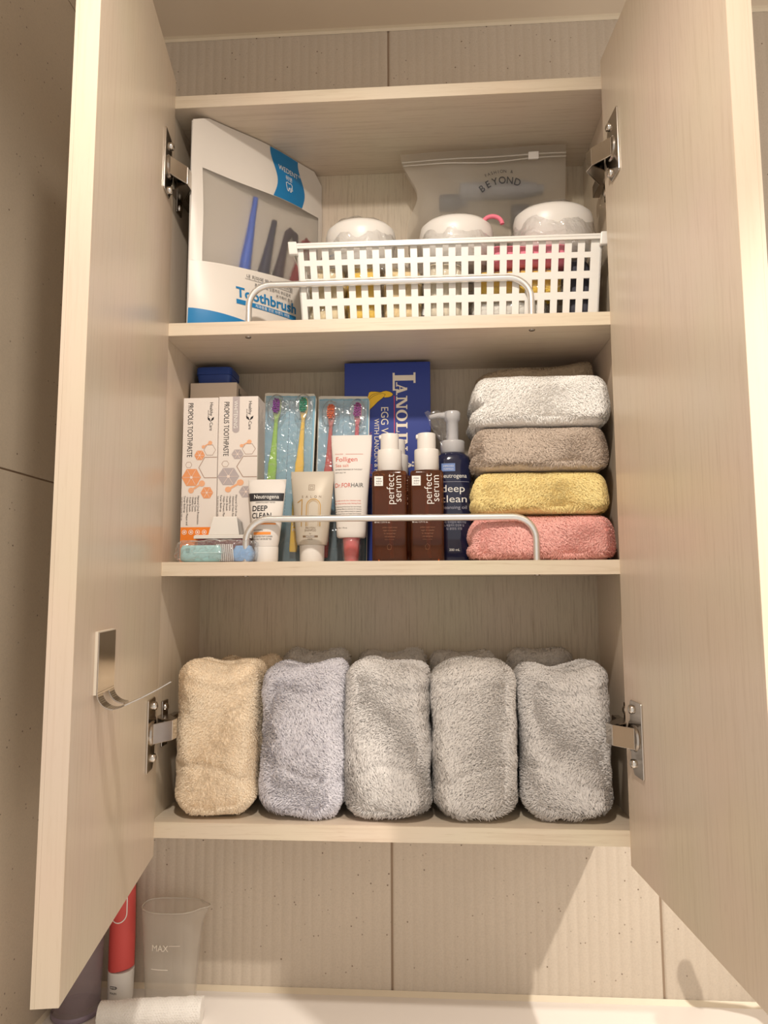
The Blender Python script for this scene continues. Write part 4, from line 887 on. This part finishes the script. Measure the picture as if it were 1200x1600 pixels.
m.text('A scalp scrub that cleanses scalp', f, -.0225, .0855, .0026, .037); m.text('for long-lasting scalp feeling fresh', f, -.0225, .0815, .0026, .037); m.text('Eco-friendly formula', f, -.0225, .0612, .0026, .022); m.build('red_print', M_red, t)
m = MB(); m.text('Sea salt', f, -.0225, .1350, .0066, .0190); m.build('pale_red_print', plain('ink_pale_red', srgb(216, 128, 108), .5), t)
m = MB(); m.text('HAIR', f, .0000, .1055, .0088, .0170); m.text('EXTREME FRESHNESS OF THE SCALP', f, -.0225, .1302, .0026, .038, bold=0); m.text('WITH SALT TIP', f, -.0225, .1258, .0024, .015)
for i, l in enumerate(('A cleansing and functional hair care formula', 'providing effective solutions for various', 'hair and scalp problems based on research', 'developed from our Scalp Care Center')): m.text(l, f, -.0222, .0768-i*.0033, .0025, .037)
m.text('Net Wt. 1.76 oz.', f, -.0222, .0470, .0026, .018, bold=0); m.build('black_print', M_black, t)

# amber pump bottles
def amber(name):
    m, nt, b = newmat(name); N = nt.nodes; L = nt.links
    tr = N.new('ShaderNodeBsdfTransparent'); tr.inputs[0].default_value = (.78, .50, .30, 1)
    b.inputs['Base Color'].default_value = srgb(112, 66, 42); b.inputs['Roughness'].default_value = .07; b.inputs['Coat Weight'].default_value = .5
    tc = N.new('ShaderNodeTexCoord'); nz = N.new('ShaderNodeTexNoise'); nz.inputs['Scale'].default_value = 30; L.new(tc.outputs['Object'], nz.inputs['Vector'])
    mr = N.new('ShaderNodeMapRange'); mr.inputs[3].default_value = .36; mr.inputs[4].default_value = .42; L.new(nz.outputs['Fac'], mr.inputs[0])
    mx = N.new('ShaderNodeMixShader'); L.new(mr.outputs[0], mx.inputs[0]); L.new(tr.outputs[0], mx.inputs[1]); L.new(b.outputs[0], mx.inputs[2]); L.new(mx.outputs[0], N['Material Output'].inputs[0]); return m
M_amber = amber('amber_glass'); M_liq = amber('amber_serum'); M_straw = plain('dip_tube', srgb(196, 128, 70), .4, trans=.2)
def serum(x, y, W, lab):
    t = thing('serum_bottle', lab, 'bottle', (x, y, Z2), group=None); D = .036
    hw, hd = W/2, D/2
    MB().loft([(.0003, hw-.0012, hd-.0012, 9), (.0015, hw, hd, 9), (.1235, hw, hd, 9), (.1262, hw-.0015, hd-.0015, 8), (.1268, .012, .012, 2)], 64).build('bottle_glass', M_amber, t)
    MB().loft([(.0045, hw-.0032, hd-.0032, 7), (.1200, hw-.0032, hd-.0032, 7)], 48).build('serum', M_liq, t)
    MB().tube([(.001, 0, .128), (.000, -.002, .060), (.003, -.004, .006)], .0030, 10).build('dip_tube', M_straw, t)
    MB().lathe([(.0165, .1272), (.0172, .1280), (.0172, .1565), (.0168, .1575), (.0128, .1576)], 0, 0, 40).build('collar', M_white, t)
    m = MB().lathe([(.0128, .1576), (.0130, .1600), (.0130, .1795), (.0126, .1805), (.001, .1808)], 0, 0, 40); m.build('pump_head', M_white, t)
    MB().box(-.0150, -.0090, -.0050, .0050, .1735, .1795).build('spout', M_white, t, bevel=.0015)
    y0 = -hd-.0003; f = lambda u, v: (u, y0, v); f2 = lambda u, v: (u, y0-.0002, v)
    MB().rect(-.0205, -.0085, .1050, .1185, f).build('logo_label', M_whiteink, t)
    m = MB(); m.text('mise', f2, -.0145, .1142, .0036, .0070, 'CENTER'); m.text('scène', f2, -.0140, .1106, .0036, .0078, 'CENTER'); m.text('N.S.C', f2, -.0145, .1070, .0032, .0070, 'CENTER')
    m.build('logo_print', M_black, t)
    up = lambda px: (lambda u, v: (px-v, y0, .0785+u))
    m = MB(); m.text('perfect', up(.0068), 0, 0, .0150, .0420, bold=-.00012); m.text('serum', up(.0168), .0035, 0, .0150, .0360, bold=-.00012)
    m.text('80 mL / 2.71 fl. oz.', f, -.0205, .0535, .0029, .0215, bold=0)
    m.build('title_print', M_whiteink, t)
    m = MB()
    for i, l in enumerate(('perfect original serum', 'argan oil complex', 'for damaged hair', 'rich and glossy')): m.text(l, f, .0005, .0465-i*.0042, .0026, .020-.002*i, 'CENTER')
    m.text('mise en scène', f, 0, .0300, .0026, .013, 'CENTER'); m.ring([(.0035*math.cos(2*PI*k/5+PI/2), .0205+.0045*math.sin(2*PI*k/5+PI/2)) for k in range(5)], f, .0004)
    m.build('faint_print', plain('ink_faint', srgb(150, 104, 74), .5), t)
    return t
serum(.3022, .0585, .0485, 'amber pump bottle with a white cap beside the scalp-care tube')
serum(.3542, .0585, .0462, 'amber pump bottle with a white cap beside the dark blue oil bottle')
serum(.3100, .0985, .0440, 'amber pump bottle half hidden directly behind the left amber bottle')

# dark cleansing oil bottle with wrapped pump
M_navyg = plain('bottle_navy', srgb(30, 34, 62), .10, var=.1, scale=20, coat=.4); M_pumpg = plain('pump_grey', srgb(206, 204, 204), .22, trans=.15)
t = thing('cleansing_oil_bottle', 'dark blue pump bottle with a grey film-wrapped pump left of the towel stack', 'bottle', (.3925, .104, Z2)); hw, hd = .0265, .022
MB().loft([(.0004, hw-.002, hd-.002, 3.2), (.003, hw, hd, 3.2), (.146, hw, hd, 3.2), (.1545, hw-.003, hd-.003, 3.0), (.1600, .017, .017, 2), (.1605, .014, .014, 2)], 56).build('bottle_body', M_navyg, t)
MB().lathe([(.0165, .1600), (.0178, .1612), (.0180, .1760), (.0172, .1785), (.0105, .1795)], 0, 0, 40).build('collar', M_pumpg, t)
MB().lathe([(.0090, .1795), (.0090, .2080), (.0118, .2105), (.0122, .2210), (.0108, .2232), (.001, .2236)], 0, 0, 32).build('pump_head', M_pumpg, t)
MB().tube([(-.008, 0, .2180), (-.022, -.003, .2175), (-.034, -.006, .2140)], [.0052, .0040, .0032], 14).build('spout', M_pumpg, t)
m = MB(); rs = []
for k in range(7):
    q_ = k/6; z = .2215-.060*q_; rs.append([((-.041+.034*q_**1.3)*(1-i/7)+(-.006)*(i/7)+.0012*math.sin(i*3+k*2), -.008-.006*math.sin(PI*i/7)*(1-.4*q_)+.0012*math.cos(i*4+k*3), z+.002*math.sin(i*2.2+k)) for i in range(8)])
m.rings(rs, False, False, False, False); m.build('film_wrap', M_film2, t)
s_ = [(.0, hw, hd, 3.2), (.16, hw, hd, 3.2)]; f = tube_surf(s_)
m = MB(); m.text('Neutrogena', f, -.0008, .1215, .0088, .0390, 'CENTER', bold=0); m.text('deep', f, -.0008, .1010, .0148, .0330, 'CENTER'); m.text('clean', f, .0, .0860, .0148, .0375, 'CENTER')
m.text('200 mL', f, 0, .0165, .0048, .0150, 'CENTER'); m.build('title_print', M_whiteink, t)
m = MB(); m.text('cleansing oil', f, .0, .0765, .0068, .0370, 'CENTER'); m.rect(-.0225, .0225, .1155, .1160, f, 10)
for i, l in enumerate(('물에 자극없이 메이크업', '노폐물까지 한번에 딥', '딥 클렌징 오일')): m.text(l, f, 0, .0560-i*.0046, .0038, .034-.006*i, 'CENTER')
m.build('grey_print', plain('ink_grey', srgb(172, 172, 186), .5), t)
m = MB(); m.rect(-.0170, .0025, .1310, .1425, f, 6); m.build('blue_label', plain('label_blue', srgb(120, 146, 200), .4), t)
m = MB(); m.text('IMPROVED', tube_surf(s_, .0006), -.0070, .1375, .0033, .0150, 'CENTER'); m.text('FORMULA', tube_surf(s_, .0006), -.0070, .1332, .0033, .0140, 'CENTER'); m.build('label_print', M_whiteink, t)
t = thing('small_card', 'small cream carton just showing between the pump bottle and the towels', 'box', (.4235, .150, Z2)); MB().box(0, .040, 0, .018, .0002, .1740).build('carton', M_cback, t, bevel=.0005)

# ------------------------------------------------------------ on the washstand counter
# translucent mauve tumbler
t = thing('tumbler', 'smoky mauve tumbler on the counter behind the lower corner of the left door', 'tumbler', (-.1520, .1200, ZK))
m = MB().lathe([(.0300, .0004), (.0325, .002), (.0328, .006), (.0322, .009), (.0335, .060), (.0350, .125), (.0338, .125), (.0322, .060), (.0305, .014), (.002, .013)], 0, 0, 44, cap0=True, cap1=True); m.build('glass', frosted('mauve_plastic', srgb(190, 174, 180), .34, rough=.2, clear=.8), t)
MB().lathe([(.0322, .0006), (.0338, .0020), (.0338, .0065), (.0325, .0085)], 0, 0, 44, cap0=False, cap1=False).build('base_ring', plain('mauve_ring', srgb(138, 124, 138), .25), t)
# electric toothbrush
M_coral = plain('handle_coral', srgb(214, 84, 80), .45, var=.02)
t = thing('electric_toothbrush', 'coral and white electric toothbrush standing between the tumbler and the measuring cup', 'toothbrush', (-.1000, .1480, ZK))
rr = lambda z: .0172+.0012*math.sin(z/.15*PI)
secs = [(.0004, .0150, .0150, 2.2), (.002, .0165, .0165, 2.2), (.008, .0174, .0174, 2.2)]+[(z, rr(z), rr(z), 2.2) for z in (.02, .04, .0478)]
MB().loft(secs, 44).build('base_shell', M_white, t)
n = 44; rs = []
for z in (.048, .08, .12, .150, .165): rs.append([(rr(z)*math.cos(2*PI*i/n), rr(z)*math.sin(2*PI*i/n), z+((.0035*math.cos(2*PI*i/n+.6)) if z == .048 else 0)) for i in range(n)])
rs.append([(.011*math.cos(2*PI*i/n), .011*math.sin(2*PI*i/n), .180) for i in range(n)]); MB().rings(rs).build('handle', M_coral, t)
MB().lathe([(.0060, .180), (.0045, .215), (.0040, .228), (.001, .229)], 0, 0, 20).build('brush_neck', M_white, t)
f = lambda u, v: (.0181*math.sin(u/.0181), -.0190*math.cos(u/.0181)-.0002, v); f = lambda u, v: ((rr(v)+.0004)*math.sin(u/.018), -(rr(v)+.0004)*math.cos(u/.018), v)
m = MB()
path = [(-.0125, .162)]+[(.0125*math.cos(PI+PI*k/14), .1300+.0130*math.sin(PI+PI*k/14)) for k in range(15)]+[(.0125, .162)]
for i in range(len(path)-1):
    a, b = Vector(path[i]), Vector(path[i+1]); d = (b-a).normalized(); n_ = Vector((-d.y, d.x))*.0007; m.add([f(*(a+n_)), f(*(b+n_)), f(*(b-n_)), f(*(a-n_))], [(0,1,2,3)])
m.build('panel_outline', M_whiteink, t)
m = MB(); m.ring([(-.0040+.0062*math.copysign(abs(math.cos(2*PI*k/20))**.6, math.cos(2*PI*k/20)), .0285+.0022*math.sin(2*PI*k/20)) for k in range(20)], f, .0010); m.text('Oral-B', f, -.0040, .0273, .0034, .0095, 'CENTER', bold=0); m.text('BRAUN', f, -.0040, .0195, .0040, .0110, 'CENTER', bold=0); m.build('brand_print', M_black, t)
# measuring cup
t = thing('measuring_cup', 'clear plastic oval measuring cup with a pouring lip standing on the counter', 'cup', (-.0250, .1480, ZK))
nn = 56
def cuprings(inset):
    rs = []
    for z in (.0008, .003, .04, .08, .115, .1300, .1350):
        k = z/.135; a, b = .0355+.0085*k-inset, .0215+.0045*k-inset; r = []
        for i in range(nn):
            th_ = 2*PI*i/nn; c, q = math.cos(th_), math.sin(th_); e = 2.7
            lip = .012*max(0, (k-.80)/.20)*math.exp(-((th_ if th_ < PI else th_-2*PI)/.22)**2)
            r.append((a*math.copysign(abs(c)**(2/e), c)+lip, b*math.copysign(abs(q)**(2/e), q), z+.002*max(0, k-.8)*5*math.cos(th_)**2))
        rs.append(r)
    return rs
ro, ri = cuprings(0), cuprings(.0012)
for r in ri[:1]: pass
ri[0] = [(x, y, .0022) for x, y, z in ri[0]]
m = MB(); m.rings(ro+ri[::-1], True, True); m.build('cup_wall', frosted('cup_plastic', srgb(238, 232, 222), .22, rough=.12, ior=1.05, clear=.85), t)
rim_ = [Vector(p)+Vector((0, 0, .0003)) for p in ro[-1]]; MB().tube(rim_+rim_[:2], .0009, 6).build('rim', plain('cup_rim', srgb(236, 228, 216), .25, trans=.3), t)
f = tube_surf([(.0, .0355, .0215, 2.7), (.135, .0440, .0260, 2.7)])
m = MB(); m.text('MAX', f, -.0215, .0830, .0125, .0240, bold=0); m.rect(.004, .020, .0905, .0911, f, 4); m.rect(-.022, .003, .0575, .0583, f, 5); m.build('scale_print', plain('scale_ink', srgb(236, 228, 216), .4), t)
# rolled paper towel in front
t = thing('rolled_tissue', 'white embossed rolled tissue lying on the counter in front of the measuring cup', 'tissue roll', (-.1040, .0900, ZK), (0, 0, .12))
n = 40; rs = []; R1 = .0170
for i in range(30):
    x = .140*i/29; s1 = 1-.10*(1 if i < 8 else 0)+.02*math.sin(i*1.3); rs.append([(x, R1*s1*math.cos(2*PI*k/n)*(1+.03*math.sin(k*2.0+i)), R1*.98+R1*s1*.98*math.sin(2*PI*k/n)*(1+.02*math.sin(k+i*2))) for k in range(n)])
M_tis = plain('tissue', srgb(244, 240, 234), .8, var=.02, bump=1.0, bscale=520); MB().rings(rs).build('paper_roll', M_tis, t)
m = MB()
for i in range(34):
    for k in range(20):
        a = PI*.5+PI*(k/20)*1.15-.1; x = .002+.136*(i+.5*(k % 2))/34; c = Vector((x, R1*1.01*math.cos(a), R1*.98+R1*1.005*math.sin(a))); 
        if x < .038: c.y *= .9; c.z = R1*.98+(c.z-R1*.98)*.9
        nv = Vector((0, math.cos(a), math.sin(a))); tx = Vector((1, 0, 0)); ty = nv.cross(tx)
        m.add([tuple(c+tx*.0011), tuple(c+ty*.0009), tuple(c-tx*.0011), tuple(c-ty*.0009), tuple(c+nv*.0007)], [(0,1,4),(1,2,4),(2,3,4),(3,0,4)])
o = m.build('embossing', M_tis, t); o['kind'] = 'stuff'
# tap hidden behind the right door; only its shadow is seen
tp = thing('basin_tap', 'chrome basin tap on the counter behind the right door, only its shadow showing', 'tap', (.862, .060, ZK))
MB().lathe([(.022, .0003), (.023, .003), (.019, .006), (.0175, .130), (.0165, .146), (.001, .147)], 0, 0, 32).build('body', M_steel, tp)
MB().tube([(0, 0, .115), (-.004, -.040, .118), (-.006, -.085, .108), (-.006, -.100, .094)], [.013, .012, .011, .010], 18).build('spout', M_steel, tp)
MB().tube([(0, 0, .143), (-.022, .004, .152), (-.050, .010, .152), (-.077, .015, .149)], [.012, .0080, .0048, .0045], 14).build('lever_arm', M_steel, tp)
MB().tube([(-.075, .016, .146), (-.079, .016, .156), (-.091, .016, .190), (-.094, .016, .198)], [.0070, .0095, .0095, .005], 16).build('lever_paddle', M_steel, tp)
